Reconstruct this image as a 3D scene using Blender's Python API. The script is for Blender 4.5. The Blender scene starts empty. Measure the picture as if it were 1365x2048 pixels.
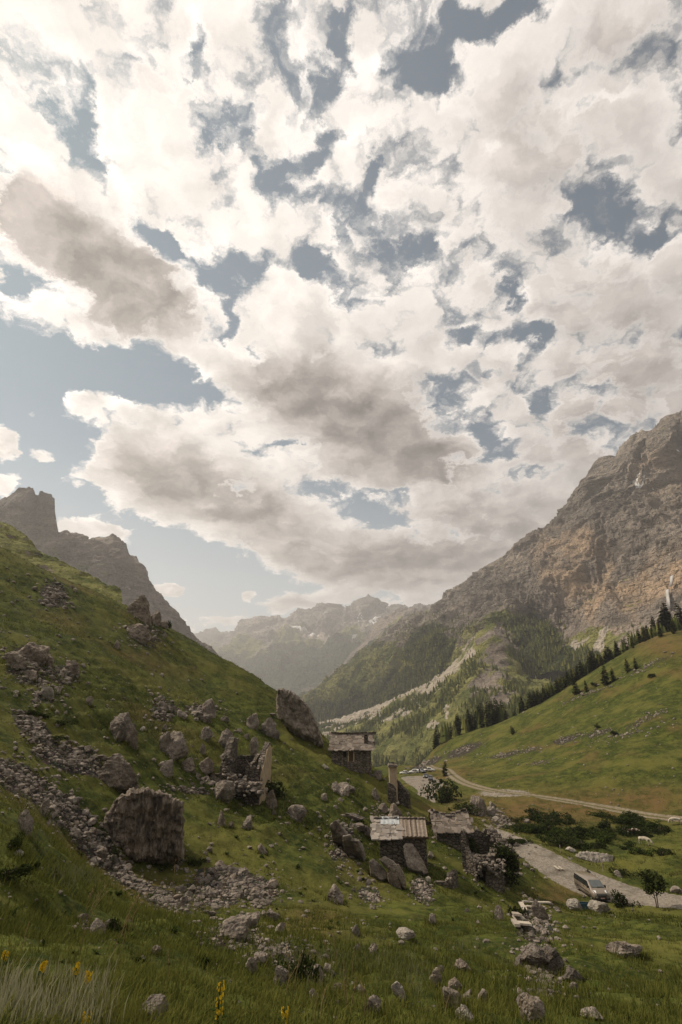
import bpy, bmesh, math, random
import numpy as np
from mathutils import Vector, Matrix, Euler

random.seed(7)
RNG = np.random.default_rng(7)
SC = bpy.context.scene
COL = SC.collection
rad = math.radians

# ------------------------------------------------------------------ camera
PITCH = rad(21.63)
LENS = 18.0
cam_data = bpy.data.cameras.new("camera")
cam_data.sensor_fit = 'VERTICAL'
cam_data.sensor_height = 36.0
cam_data.lens = LENS
cam_data.clip_start = 0.1
cam_data.clip_end = 60000.0
cam = bpy.data.objects.new("camera", cam_data)
COL.objects.link(cam)
cam.location = (0, 0, 0)
cam.rotation_euler = (math.pi/2 + PITCH, 0, 0)
SC.camera = cam
CP, SP = math.cos(PITCH), math.sin(PITCH)

def P(px, py, z):
    """photo pixel + distance along the view axis -> world point (survey of the place)"""
    px = np.asarray(px, float); py = np.asarray(py, float); z = np.asarray(z, float)
    x = (px-682.5)/1024.0; y = -(py-1024.0)/1024.0
    return np.stack([x*z, z*(CP-y*SP), z*(SP+y*CP)], -1)

def project(v):
    v = np.asarray(v, float)
    d = v[..., 1]*CP + v[..., 2]*SP
    u = -v[..., 1]*SP + v[..., 2]*CP
    d = np.maximum(d, 1e-3)
    return 682.5+1024*v[..., 0]/d, 1024-1024*u/d, d

# ------------------------------------------------------------------ sun
SUN_AZ, SUN_EL = rad(-68), rad(47)       # azimuth measured from +Y, negative = left
SUN_DIR = Vector((math.sin(SUN_AZ)*math.cos(SUN_EL), math.cos(SUN_AZ)*math.cos(SUN_EL), math.sin(SUN_EL)))
sl = bpy.data.lights.new("sun", 'SUN')
sl.energy = 4.8
sl.angle = rad(1.0)
sl.color = (1.0, 0.87, 0.70)
sun = bpy.data.objects.new("sun", sl)
COL.objects.link(sun)
sun.rotation_euler = SUN_DIR.to_track_quat('Z', 'Y').to_euler()

# ------------------------------------------------------------------ exposure
SC.view_settings.view_transform = 'Standard'
SC.view_settings.look = 'None'
SC.view_settings.exposure = 0.26
SC.view_settings.gamma = 1.0
SC.view_settings.use_curve_mapping = False
SC.cycles.max_bounces = 4
SC.cycles.diffuse_bounces = 2
SC.cycles.glossy_bounces = 1
SC.cycles.transmission_bounces = 2
SC.cycles.volume_bounces = 0
SC.cycles.transparent_max_bounces = 6
SC.cycles.use_denoising = True
SC.cycles.use_adaptive_sampling = False

# ------------------------------------------------------------------ node helpers
class NT:
    def __init__(self, tree):
        self.t = tree; self.n = tree.nodes; self.l = tree.links
    def new(self, kind, **kw):
        n = self.n.new(kind)
        for k, v in kw.items(): setattr(n, k, v)
        return n
    def put(self, sock, v):
        if hasattr(v, 'is_output'): self.l.new(v, sock)
        elif v is not None:
            try: sock.default_value = v
            except Exception: sock.default_value = tuple(v)
    def math(self, op, a, b=None, c=None, clamp=False):
        n = self.n.new('ShaderNodeMath'); n.operation = op; n.use_clamp = clamp
        self.put(n.inputs[0], a)
        if b is not None: self.put(n.inputs[1], b)
        if c is not None: self.put(n.inputs[2], c)
        return n.outputs[0]
    def add(self, a, b): return self.math('ADD', a, b)
    def mul(self, a, b): return self.math('MULTIPLY', a, b)
    def sub(self, a, b): return self.math('SUBTRACT', a, b)
    def madd(self, a, b, c): return self.math('MULTIPLY_ADD', a, b, c)
    def vmath(self, op, a, b=None, scale=None):
        n = self.n.new('ShaderNodeVectorMath'); n.operation = op
        self.put(n.inputs[0], a)
        if b is not None: self.put(n.inputs[1], b)
        if scale is not None: self.put(n.inputs[3], scale)
        return n.outputs['Value'] if op in ('LENGTH', 'DOT_PRODUCT', 'DISTANCE') else n.outputs[0]
    def smooth(self, v, a, b, lo=0.0, hi=1.0, kind='SMOOTHSTEP'):
        n = self.n.new('ShaderNodeMapRange'); n.interpolation_type = kind
        self.put(n.inputs[0], v)
        for i, q in zip((1, 2, 3, 4), (a, b, lo, hi)): self.put(n.inputs[i], q)
        return n.outputs[0]
    def noise(self, vec, scale, detail=4, rough=0.5, dist=0.0, dim='3D', out=0, lac=2.0):
        n = self.n.new('ShaderNodeTexNoise'); n.noise_dimensions = dim
        if vec is not None: self.put(n.inputs['Vector'], vec)
        n.inputs['Scale'].default_value = scale; n.inputs['Detail'].default_value = detail
        n.inputs['Roughness'].default_value = rough; n.inputs['Distortion'].default_value = dist
        n.inputs['Lacunarity'].default_value = lac
        return n.outputs[out]
    def voronoi(self, vec, scale, detail=0, dim='3D', feature='F1', smooth=1.0, rough=.5, out='Distance', rand=1.0):
        n = self.n.new('ShaderNodeTexVoronoi'); n.voronoi_dimensions = dim; n.feature = feature
        self.put(n.inputs['Vector'], vec)
        n.inputs['Scale'].default_value = scale
        n.inputs['Detail'].default_value = detail; n.inputs['Roughness'].default_value = rough
        if feature == 'SMOOTH_F1': n.inputs['Smoothness'].default_value = smooth
        n.inputs['Randomness'].default_value = rand
        return n.outputs[out]
    def mix(self, f, a, b, blend='MIX'):
        n = self.n.new('ShaderNodeMix'); n.data_type = 'RGBA'; n.blend_type = blend; n.clamp_factor = True
        self.put(n.inputs[0], f)
        for s, v in ((n.inputs[6], a), (n.inputs[7], b)):
            if not hasattr(v, 'is_output') and len(v) == 3: v = (*v, 1)
            self.put(s, v)
        return n.outputs[2]
    def mapping(self, vec, loc=(0,0,0), rot=(0,0,0), scale=(1,1,1), kind='POINT'):
        n = self.n.new('ShaderNodeMapping'); n.vector_type = kind
        self.put(n.inputs[0], vec); n.inputs[1].default_value = loc
        n.inputs[2].default_value = rot; n.inputs[3].default_value = scale
        return n.outputs[0]
# ------------------------------------------------------------------ world: blue sky and cloud deck
def build_world():
    w = bpy.data.worlds.new("World"); SC.world = w; w.use_nodes = True
    w.cycles.sampling_method = 'MANUAL'; w.cycles.sample_map_resolution = 512
    t = NT(w.node_tree); t.n.clear()
    sky = t.new('ShaderNodeTexSky', sky_type='NISHITA')
    sky.sun_disc = False; sky.sun_elevation = SUN_EL
    sky.sun_rotation = SUN_AZ % (2*math.pi)
    sky.altitude = 1700; sky.air_density = 1.0; sky.dust_density = 1.2; sky.ozone_density = 1.5
    tc = t.new('ShaderNodeTexCoord').outputs['Generated']
    d = t.vmath('NORMALIZE', tc)
    sep = t.new('ShaderNodeSeparateXYZ'); t.l.new(d, sep.inputs[0])
    X, Y, Z = sep.outputs
    # cloud deck coordinates: the direction meets a level deck (softened towards the horizon)
    den = t.math('MAXIMUM', t.add(Z, 0.32), 0.05)
    cu = t.new('ShaderNodeCombineXYZ')
    t.l.new(t.math('DIVIDE', X, den), cu.inputs[0]); t.l.new(t.math('DIVIDE', Y, den), cu.inputs[1])
    uv = cu.outputs[0]
    # warp so that hand-placed banks get broken outlines
    w1 = t.noise(uv, 2.6, 2, .5, dim='3D', out=1)
    w2 = t.noise(uv, 11.0, 7, .66, dim='3D', out=1)
    warp = t.vmath('ADD', t.vmath('SCALE', t.vmath('SUBTRACT', w1, (.5,.5,.5)), scale=.12),
                   t.vmath('SCALE', t.vmath('SUBTRACT', w2, (.5,.5,.5)), scale=.125))
    uw = t.vmath('ADD', uv, warp)
    def to_uv(px, py):
        v = P(px, py, 1.0); v = v/np.linalg.norm(v); dd = max(v[2]+.32, .05)
        return np.array([v[0]/dd, v[1]/dd])
    def blob(px, py, rx, ry, ang, lo=1.0, src=None, hard=0.1):
        """soft ellipse in the deck; px radii are turned into deck radii at its centre"""
        c = to_uv(px, py); a = rad(ang)
        e1 = to_uv(px+rx*math.cos(a), py+rx*math.sin(a))-c
        e2 = to_uv(px-ry*math.sin(a), py+ry*math.cos(a))-c
        M = np.linalg.inv(np.array([e1, e2]).T)
        s = t.vmath('SUBTRACT', uw if src is None else src, (c[0], c[1], 0))
        q = t.new('ShaderNodeCombineXYZ')
        t.l.new(t.vmath('DOT_PRODUCT', s, (M[0,0], M[0,1], 0)), q.inputs[0])
        t.l.new(t.vmath('DOT_PRODUCT', s, (M[1,0], M[1,1], 0)), q.inputs[1])
        return t.smooth(t.vmath('LENGTH', q.outputs[0]), hard, 1.25, lo, 0.0)
    def total(base, items, **kw):
        acc = None
        for it in items:
            b = blob(*it, **kw)
            acc = b if acc is None else t.add(acc, b)
        return t.add(acc, base)
    holes = [  # px, py, rx, ry, angle, amount (negative = blue gap)
        (690,400,340,200,38,-.26), (800,110,200,120,20,-.22), (860,800,230,120,25,-.18), (420,560,90,120,20,-.25),
        (150,250,60,150,-10,-.28), (1180,480,220,170,0,-.06), (980,640,170,150,20,-.10),
        (445,245,57,74,50,-0.76), (555,370,83,37,60,-0.68), (395,60,32,88,5,-0.65), (300,475,120,32,34,-0.76),
        (430,545,61,61,20,-0.61), (155,255,28,74,-20,-0.49), (840,120,111,74,35,-0.87), (965,40,120,46,-10,-0.91),
        (690,60,33,102,15,-0.57), (655,270,65,40,-30,-0.49), (595,310,50,46,0,-0.57), (765,350,33,60,-20,-0.49), (720,600,55,40,30,-0.65),
        (640,540,51,41,-10,-0.53), (845,500,37,46,70,-0.53), (1025,605,44,37,15,-0.72), (1062,680,39,40,0,-0.72),
        (700,470,32,63,-15,-0.44), (1095,812,44,30,-20,-0.72), (860,835,65,42,35,-0.72), (975,885,74,33,25,-0.84),
        (915,680,40,20,-20,-0.53),(800,770,36,36,20,-0.44), (1290,478,55,32,-25,-0.65), (1000,310,70,24,-25,-.40), (1230,185,84,17,-30,-0.40),
        (40,700,170,66,26,-1.4), (285,765,180,54,8,-1.6), (60,780,200,90,10,-1.5), (90,850,230,90,0,-1.5),
        (120,900,106,62,0,-0.85), (40,1000,260,90,0,-1.2), (280,1095,220,75,16,-1.6), (440,1165,230,75,10,-1.6), (430,1240,220,50,5,-1.0),
        (735,1010,78,42,10,-0.95), (565,900,37,11,0,-0.68), (800,985,55,23,0,-0.61), (1040,960,116,21,-8,-0.44), (960,925,83,18,-5,-0.53),
        (490,690,28,26,0,-0.57), (450,630,19,62,20,-0.66), (30,270,74,25,30,-0.36), (20,560,28,55,-25,-0.61), (130,610,42,21,20,-0.40),
    ]
    clouds = [
        (165,810,95,42,0,2.4), (60,822,20,14,0,2.2), (10,880,50,64,0,2.3), (85,920,38,28,0,1.8), (5,985,44,28,0,1.8),
        (170,1060,80,32,12,2.4), (250,1075,54,24,25,2.1), (335,1182,56,15,10,2.6), (490,1195,26,14,0,2.2), (470,1240,70,16,0,1.6),
        (580,1205,80,18,-5,1.8), (300,950,160,110,20,1.4), (560,1040,130,50,10,.8), (250,560,190,80,36,1.3), (100,460,160,60,36,.9),
        (740,860,230,110,27,1.3), (560,740,170,60,0,.8), (700,1130,240,60,4,.9), (1100,1040,300,90,0,.6), (930,1130,300,50,0,.5),
        (520,240,44,85,-10,.65), (690,205,60,60,0,.5), (840,720,55,50,-30,.5), (450,1050,130,60,25,.6), (560,610,110,70,10,.5),
    ]
    # gaps/banks as two groups
    B = total(1.06, holes + clouds)
    f1 = t.noise(uw, 6.6, 9, .64, dim='3D')
    v1 = t.voronoi(uw, 11.0, 3, dim='2D', feature='SMOOTH_F1', smooth=.5, rough=.6)
    tex = t.add(t.mul(t.sub(f1, .5), 2.1), t.mul(t.sub(.42, v1), 1.0))
    C = t.add(B, tex)
    # relief: compare with the texture a little nearer the sun
    sd = to_uv(-350, 60) - to_uv(682, 700); sd = sd/np.linalg.norm(sd)
    uo = t.vmath('ADD', uw, (sd[0]*.05, sd[1]*.05, 0))
    f2 = t.noise(uo, 6.6, 5, .57, dim='3D')
    v2 = t.voronoi(uo, 11.0, 1, dim='2D', feature='SMOOTH_F1', smooth=.6, rough=.5)
    tex2 = t.add(t.mul(t.sub(f2, .5), 2.1), t.mul(t.sub(.42, v2), 1.0))
    relief = t.sub(tex, tex2)
    alpha = t.smooth(C, -.11, .58)
    thick = t.smooth(C, .45, 2.0)
    dark = [
        (110,480,200,95,33,1.0), (290,590,160,110,32,1.0), (30,410,120,70,40,.6), (230,650,110,50,30,.5),
        (600,780,170,80,18,.85), (755,865,215,100,24,1.0), (880,935,90,46,20,.7),
        (300,930,110,70,15,.55), (400,985,150,62,12,1.0), (510,1030,130,48,8,.9), (660,960,60,60,60,.4),
        (650,1110,280,50,3,.6), (820,1140,240,60,0,.6), (1000,1075,260,70,0,.5), (900,1020,80,30,0,.3),
        (330,110,120,130,60,.42), (560,60,110,60,-20,.25), (1200,560,260,220,0,.36), (1250,820,220,130,0,.55), (1080,250,240,130,-30,.32), (1280,60,170,110,0,.40),
        (1000,760,90,50,20,.3), (930,560,120,60,30,.22), (820,400,100,60,40,.2), (1150,900,160,50,0,.4), (620,420,70,40,30,.2), (200,160,60,110,-20,.2),
    ]
    Dk = total(0.0, dark, hard=.22)
    Dk = t.mul(Dk, t.smooth(C, .3, .95))
    Dk = t.math('MINIMUM', Dk, 1.0)
    sunv = tuple(SUN_DIR)
    glow = t.smooth(t.vmath('DOT_PRODUCT', d, sunv), 0.25, 1.0)
    # luminance of the cloud
    lum = t.madd(glow, .25, .62)
    lum = t.add(lum, t.mul(relief, t.madd(glow, .06, .30)))
    lum = t.add(lum, t.mul(.17, t.smooth(C, .9, .3)))
    lum = t.sub(lum, t.mul(thick, t.madd(glow, -.10, .16)))
    lum = t.mul(t.math('MAXIMUM', lum, .25), t.sub(1.0, t.mul(Dk, t.madd(relief, -.20, .64))))
    warm = t.mix(t.math('MINIMUM', t.add(Dk, t.mul(thick, .4)), 1.0), (1.0,.925,.855), (1.0,.87,.80))
    cc = t.vmath('SCALE', warm, scale=t.mul(lum, 10.0))
    # the blue: Nishita, thinned by a milky veil towards the horizon
    blue = t.mix(1.0, sky.outputs[0], (.22,.50,.48), 'MULTIPLY')
    veil = t.smooth(Z, .02, .50, .80, .0)
    veil = t.add(veil, t.mul(glow, .05))
    blue = t.mix(veil, blue, (5.6,5.9,5.9))
    out = t.mix(alpha, blue, cc)
    # below the horizon: dull earth light
    out = t.mix(t.smooth(Z, -.06, .0), (.5,.5,.4), out)
    bg = t.new('ShaderNodeBackground'); t.l.new(out, bg.inputs[0]); bg.inputs[1].default_value = 0.1
    o = t.new('ShaderNodeOutputWorld'); t.l.new(bg.outputs[0], o.inputs[0])
build_world()
# ------------------------------------------------------------------ numpy helpers
_PERM = np.random.default_rng(11).permutation(256).astype(np.int64)
_PERM = np.concatenate([_PERM, _PERM, _PERM])
_G = np.random.default_rng(12).normal(size=(256, 3)); _G /= np.linalg.norm(_G, axis=1)[:, None]
def perlin(p):
    p = np.asarray(p, float); i = np.floor(p).astype(np.int64); f = p-i; i &= 255
    u = f*f*f*(f*(f*6-15)+10)
    def g(dx, dy, dz):
        h = _PERM[_PERM[_PERM[(i[:,0]+dx) & 255]+((i[:,1]+dy) & 255)]+((i[:,2]+dz) & 255)]
        q = _G[h]
        return q[:,0]*(f[:,0]-dx)+q[:,1]*(f[:,1]-dy)+q[:,2]*(f[:,2]-dz)
    L = lambda a, b, t: a+(b-a)*t
    x0 = L(L(g(0,0,0), g(1,0,0), u[:,0]), L(g(0,1,0), g(1,1,0), u[:,0]), u[:,1])
    x1 = L(L(g(0,0,1), g(1,0,1), u[:,0]), L(g(0,1,1), g(1,1,1), u[:,0]), u[:,1])
    return 1.5*L(x0, x1, u[:,2])
def fbm(p, oct=5, gain=.5, lac=2.03):
    a, s, out = 1.0, 0.0, 0.0
    for k in range(oct):
        out = out+a*perlin(p+17.3*k); s += a; p = p*lac; a *= gain
    return out/s
def ridged(p, oct=5, gain=.5, lac=2.07):
    a, s, out = 1.0, 0.0, 0.0
    for k in range(oct):
        out = out+a*(1-2*np.abs(perlin(p+9.1*k))); s += a; p = p*lac; a *= gain
    return out/s
def sstep(x, a, b):
    t = np.clip((x-a)/(b-a), 0, 1); return t*t*(3-2*t)

def mesh_np(name, V, F, mat=None, smooth=True, parent=None, attrs=None, link=True, mats=None, mi=None):
    """one mesh object from numpy arrays; F is (n,3) or (n,4) or a list of those"""
    V = np.asarray(V, np.float32)
    Fs = F if isinstance(F, list) else [F]
    Fs = [np.asarray(f, np.int32) for f in Fs if len(f)]
    me = bpy.data.meshes.new(name)
    loops = np.concatenate([f.ravel() for f in Fs])
    sizes = np.concatenate([np.full(len(f), f.shape[1], np.int32) for f in Fs])
    starts = np.concatenate([[0], np.cumsum(sizes)[:-1]]).astype(np.int32)
    me.vertices.add(len(V)); me.vertices.foreach_set('co', V.ravel())
    me.loops.add(len(loops)); me.loops.foreach_set('vertex_index', loops)
    me.polygons.add(len(sizes)); me.polygons.foreach_set('loop_start', starts)
    me.polygons.foreach_set('loop_total', sizes)
    me.polygons.foreach_set('use_smooth', np.full(len(sizes), bool(smooth)))
    if mi is not None: me.polygons.foreach_set('material_index', np.asarray(mi, np.int32))
    for k, a in (attrs or {}).items():
        at = me.attributes.new(k, 'FLOAT', 'POINT'); at.data.foreach_set('value', np.asarray(a, np.float32))
    me.update(calc_edges=True)
    for m in (mats or ([mat] if mat else [])): me.materials.append(m)
    o = bpy.data.objects.new(name, me)
    if link: COL.objects.link(o)
    if parent: o.parent = parent
    return o
def grid_faces(nr, nc):
    a = np.arange(nr*nc).reshape(nr, nc)
    return np.stack([a[:-1,:-1], a[:-1,1:], a[1:,1:], a[1:,:-1]], -1).reshape(-1, 4)
def tag(o, label=None, cat=None, group=None, kind=None):
    if label: o['label'] = label
    if cat: o['category'] = cat
    if group: o['group'] = group
    if kind: o['kind'] = kind
    return o
def empty(name, loc, rz=0.0):
    o = bpy.data.objects.new(name, None); COL.objects.link(o)
    o.location = loc; o.rotation_euler = (0, 0, rz); o.empty_display_size = .2
    return o

# ------------------------------------------------------------------ the lie of the land
OY = -5.0                              # survey origin a little behind the viewpoint
_ctl = [  # photo px, py, distance along the view axis
 (0,2048,4.6),(340,2048,5.8),(682,2048,7.2),(1024,2048,9),(1365,2048,11),
 (0,1950,7),(340,1950,9.5),(682,1950,12.5),(1024,1950,17),(1365,1950,21),
 (0,1850,10.5),(200,1850,13),(340,1850,16),(682,1850,23),(1024,1850,33),(1365,1850,43),
 (0,1780,12),(0,1700,14.5),(0,1620,19),(0,1560,26),(100,1640,29),(200,1745,31),(250,1762,31.5),(330,1805,28),(400,1830,26),(200,1790,19),(120,1720,18),(450,1850,24),
 (280,1715,36),(0,1450,38),(0,1370,46),(0,1300,56),(0,1200,77),(0,1095,108),(-200,1000,110),(-200,1300,50),(-200,1600,18),
 (200,1500,46),(200,1600,38),(200,1400,58),(200,1300,77),(200,1188,118),(100,1145,112),
 (290,1228,122),(400,1293,126),(480,1342,126),(560,1402,122),(640,1467,113),(620,1440,117),
 (400,1450,71),(400,1370,92),(400,1600,50),(400,1700,40),(400,1780,32),(490,1585,57),(500,1500,70),(600,1600,59),(600,1500,81),(600,1700,46.5),(600,1800,34),
 (700,1650,58),(700,1750,45),(703,1530,80),(740,1530,82),(760,1542,85),(790,1590,76),(830,1597,77),(870,1613,79),(900,1624,78),(920,1632,77),(940,1640,77),(965,1660,75),
 (800,1800,41),(800,1740,52),(850,1690,62),(895,1700,62),(950,1800,48),(950,1740,58),(1000,1690,72),(1040,1720,70),(1050,1790,60),(1040,1840,45),
 (1120,1770,67),(1180,1785,66.5),(1120,1825,53),(1250,1825,57),(1365,1826,57),
 (1000,1672,94),(1080,1705,82),(1340,1795,63),(1150,1700,90),(1250,1760,72),(1365,1760,73),
 (860,1578,175),(900,1600,150),(850,1570,182),(830,1550,215),(800,1548,232),(870,1560,200),(960,1640,110),(940,1620,122),
 (880,1540,225),(800,1532,262),(760,1532,290),(920,1565,182),(1000,1588,152),(1200,1615,131),(1365,1640,116),
 (1050,1660,108),(1150,1660,110),(1290,1683,104),(1365,1700,92),(1050,1620,128),
 (870,1492,330),(900,1480,325),(1000,1450,305),(1150,1382,282),(1250,1337,270),(1365,1292,258),(1100,1520,188),(1000,1530,205),(920,1530,250),(1300,1520,152),(1300,1430,192),(1200,1450,212),(1365,1350,226),(1250,1400,232),(1100,1450,246),(1050,1480,240),(1500,1500,150),(1500,1650,105),(1500,1350,220),(1500,1850,45),
 (1000,1456,340),(1100,1412,338),(1150,1378,336),(1200,1350,335),(1280,1307,332),(1365,1264,330),(1000,1485,430),(1200,1400,420),(1365,1330,410),(1500,1230,330),
]
_pts = [P(*c) for c in _ctl]
_pts += [np.array(q, float) for q in [  # beyond the frame and beyond the first crests
 (-2,-4,-1.75),(2,-4,-1.9),(0,-1,-1.8),(-6,-6,-1.2),(6,-6,-2.6),(-20,-8,0.5),(20,-10,-7),(-60,-20,14),(60,-20,-16),(-120,0,40),(100,0,-14),(-150,60,60),(150,60,5),
 (-95,130,36),(-150,170,66),(-90,210,14),(-60,220,-6),(-30,200,-12),(-10,150,-15),(5,125,-16),(-60,330,-40),(0,330,-45),(40,340,-40),(20,420,-70),(60,520,-82),(-100,520,-70),
 (85,700,-88),(160,500,-60),(120,420,-42),(230,420,-20),(260,330,15),(330,420,5),(420,300,60),(250,220,60),(300,150,70),(160,700,-90),(350,650,-75),(500,600,-40),(-250,500,-40),(100,1200,-100),(350,1200,-95),(600,1000,-80),(-300,1000,-80),(0,1500,-105),(700,1500,-90)]]
_pts = np.array(_pts)
def _pol(x, y):
    y = y-OY; r = np.maximum(np.hypot(x, y), 2.0)
    return np.arctan2(x, y), r
_az, _r = _pol(_pts[:,0], _pts[:,1])
_Q = np.stack([_az*1.6, np.log(_r)], 1)
_E = _pts[:,2]/_r
def _tps(d2): return np.where(d2 > 1e-12, d2*np.log(d2+1e-12), 0.0)
_n = len(_Q)
_K = _tps(((_Q[:,None]-_Q[None])**2).sum(-1)) + np.eye(_n)*0.004
_Pm = np.concatenate([np.ones((_n,1)), _Q], 1)
_A = np.block([[_K, _Pm], [_Pm.T, np.zeros((3,3))]])
_W = np.linalg.solve(_A, np.concatenate([_E, np.zeros(3)]))
def base_h(x, y):
    x = np.asarray(x, float).ravel(); y = np.asarray(y, float).ravel()
    az, r = _pol(x, y); out = np.empty(len(x))
    for s in range(0, len(x), 40000):
        q = np.stack([az[s:s+40000]*1.6, np.log(r[s:s+40000])], 1)
        k = _tps(((q[:,None]-_Q[None])**2).sum(-1))
        out[s:s+40000] = k@_W[:_n] + _W[_n] + q@_W[_n+1:]
    return out*r

# roads as world polylines; the land is levelled under them
def poly_world(pts): return np.array([P(*p) for p in pts])
ROAD = np.array([[62,38,0],[46,62,0],[39.8,74,0],[35.5,80,0],[32.0,88,0],[30.2,97,0],[28.6,107,0],[25.5,119,0],[22.5,135,0],[22.5,156,0],[26,178,0],[29.8,200,0],[31.2,215,0],[31.2,232,0]], float)
TRACK = poly_world([(1420,1652,112),(1365,1641,116),(1290,1629,122),(1200,1616,131),(1100,1602,141),(1020,1590,151),(980,1580,160),(950,1570,170),(925,1563,183),(905,1548,205),(893,1537,225),(876,1528,240),(862,1520,255),(857,1512,270)])
def catmull(p, n=12):
    p = np.asarray(p, float); q = np.concatenate([[2*p[0]-p[1]], p, [2*p[-1]-p[-2]]]); out = []
    for i in range(1, len(q)-2):
        for t in np.linspace(0, 1, n, endpoint=False):
            out.append(.5*((2*q[i])+(-q[i-1]+q[i+1])*t+(2*q[i-1]-5*q[i]+4*q[i+1]-q[i+2])*t*t+(-q[i-1]+3*q[i]-3*q[i+1]+q[i+2])*t**3))
    out.append(p[-1]); return np.array(out)
def seg_dist(x, y, line):
    """distance to a polyline and the position along it"""
    best = np.full(len(x), 1e9); al = np.zeros(len(x)); acc = 0.0
    for a, b in zip(line[:-1,:2], line[1:,:2]):
        d = b-a; L = np.hypot(*d)+1e-9
        t = np.clip(((x-a[0])*d[0]+(y-a[1])*d[1])/L**2, 0, 1)
        q = np.hypot(x-a[0]-t*d[0], y-a[1]-t*d[1])
        m = q < best; best[m] = q[m]; al[m] = acc+t[m]*L; acc += L
    return best, al
ROADC = catmull(ROAD, 6); ROADC[:,2] = base_h(ROADC[:,0], ROADC[:,1])
_k = np.ones(9)/9; ROADC[:,2] = np.convolve(np.pad(ROADC[:,2], 4, mode='edge'), _k, 'valid')
_roadL = np.concatenate([[0], np.cumsum(np.hypot(*np.diff(ROADC[:,:2], axis=0).T))])
LOT = np.array([31.5, 217.0]); 
def road_half(al):
    """half width along the road: a lay-by where the van stands, a car park at the end"""
    return 2.9 + 1.6*np.exp(-((al-52)/9.0)**2) + 4.0*sstep(al, _roadL[-1]-42, _roadL[-1]-16)
def H(x, y, detail=True):
    x = np.asarray(x, float).ravel(); y = np.asarray(y, float).ravel()
    h = base_h(x, y)
    r = np.hypot(x, y-OY)
    p = np.stack([x, y, 0*x], 1)
    amp = np.clip(r/60, .06, 1)
    n = 0.9*amp*fbm(p*.075, 3) + .9*np.clip(r/110, 0, 1)*ridged(np.stack([x*.02+y*.012, y*.03-x*.02, 0*x+3], 1), 4)*(x > 45) + .48*np.clip(r/25, .2, 1)*fbm(p*.33+5, 3) + .17*np.clip(r/25, .3, 1)*fbm(p*1.05+9, 2)
    near = x*0
    m = (x > 5) & (x < 75) & (y > 20) & (y < 250)
    if m.any():
        d, al = seg_dist(x[m], y[m], ROADC)
        hw = road_half(al)
        w = 1-sstep(d, hw-.2, hw+4.5)
        zr = np.interp(al, _roadL, ROADC[:,2])
        hm = h[m]; h[m] = hm*(1-w)+(zr-.05)*w
        n[m] *= 1-w
    m = (x > 20) & (x < 110) & (y > 110) & (y < 320)
    if m.any():
        d, al = seg_dist(x[m], y[m], TRACKC)
        n[m] *= sstep(d, 1.5, 4)
    # sheep terracettes on the left hillside
    m = (x < 10) & (r > 40) & (r < 180)
    if m.any():
        hh = h[m]+1.2*fbm(p[m]*.06, 2)
        f = (hh/1.1) % 1.0
        n[m] += .46*(f-.5)*sstep(r[m], 45, 70)*sstep(fbm(p[m]*.05+40, 2), -.15, .2)
    return h+n
TRACKC = catmull(TRACK, 6)
def Hs(x, y): return float(H([x], [y])[0])
# scree runs and bare patches: (photo px, py, radius px, radius py, angle, strength)
SCREE = [(40,1560,70,34,30,1),(110,1610,95,34,38,1),(190,1690,90,30,42,1),(250,1755,50,16,30,.9),(330,1800,70,22,25,.9),(420,1790,60,28,10,.9),(470,1765,90,30,12,1),(520,1790,30,28,40,.9),
         (150,1520,90,30,15,1),(70,1460,60,25,40,.8),(60,1330,55,45,10,.8),(110,1190,34,26,30,.8),(130,1350,36,26,0,.6),(95,1390,30,22,0,.6),(330,1420,30,26,0,.7),(400,1420,40,16,0,.6),
         (490,1575,40,30,20,.8),(470,1870,60,26,0,.7),(550,1900,60,26,10,.7),(620,1930,40,40,10,.4),(690,1690,40,40,50,.6),(845,1780,22,32,-35,.8),(990,1720,60,50,30,.8),(1070,1850,42,38,30,.9),
         (1090,1950,50,36,30,.8),(740,1790,30,20,30,.6),(290,1270,50,30,20,.5),(430,1560,60,12,0,.4),(380,1580,70,10,5,.5),(190,1860,34,20,30,.7),(790,1640,60,20,25,.5),
         (1130,1480,30,8,-15,.7),(1160,1470,20,10,0,.4),(930,1500,50,11,-22,.7),(1060,1500,40,7,-12,.5),(1250,1470,110,10,-14,.35),(1200,1465,34,8,-15,.55),(1080,1525,30,6,-10,.5),(1290,1440,60,8,-25,.5),(1010,1510,40,6,-12,.6),(1170,1390,60,5,-22,.5),(1300,1330,60,7,-27,.5),(850,1530,50,9,-25,.7),(1000,1640,40,16,20,.6)]
def scree_mask(px, py):
    m = np.zeros_like(px)
    for cx, cy, rx, ry, ang, s in SCREE:
        a = rad(ang); dx, dy = px-cx, py-cy
        u = (dx*math.cos(a)+dy*math.sin(a))/rx; v = (-dx*math.sin(a)+dy*math.cos(a))/ry
        m = np.maximum(m, s*(1-sstep(np.hypot(u, v), .55, 1.25)))
    return m
# ------------------------------------------------------------------ materials
def new_mat(name):
    m = bpy.data.materials.new(name); m.use_nodes = True
    t = NT(m.node_tree); t.n.clear()
    b = t.new('ShaderNodeBsdfPrincipled'); o = t.new('ShaderNodeOutputMaterial')
    t.l.new(b.outputs[0], o.inputs[0])
    b.inputs['Roughness'].default_value = .9
    b.inputs['Specular IOR Level'].default_value = .15
    return m, t, b
def bump(t, b, h, strength=.5, dist=.1):
    n = t.new('ShaderNodeBump'); n.inputs['Strength'].default_value = strength; n.inputs['Distance'].default_value = dist
    t.l.new(h, n.inputs['Height']); t.l.new(n.outputs[0], b.inputs['Normal'])
def attr(t, name): return t.new('ShaderNodeAttribute', attribute_name=name).outputs['Fac']
def pos(t): return t.new('ShaderNodeNewGeometry').outputs['Position']
def objco(t): return t.new('ShaderNodeTexCoord').outputs['Object']

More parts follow.
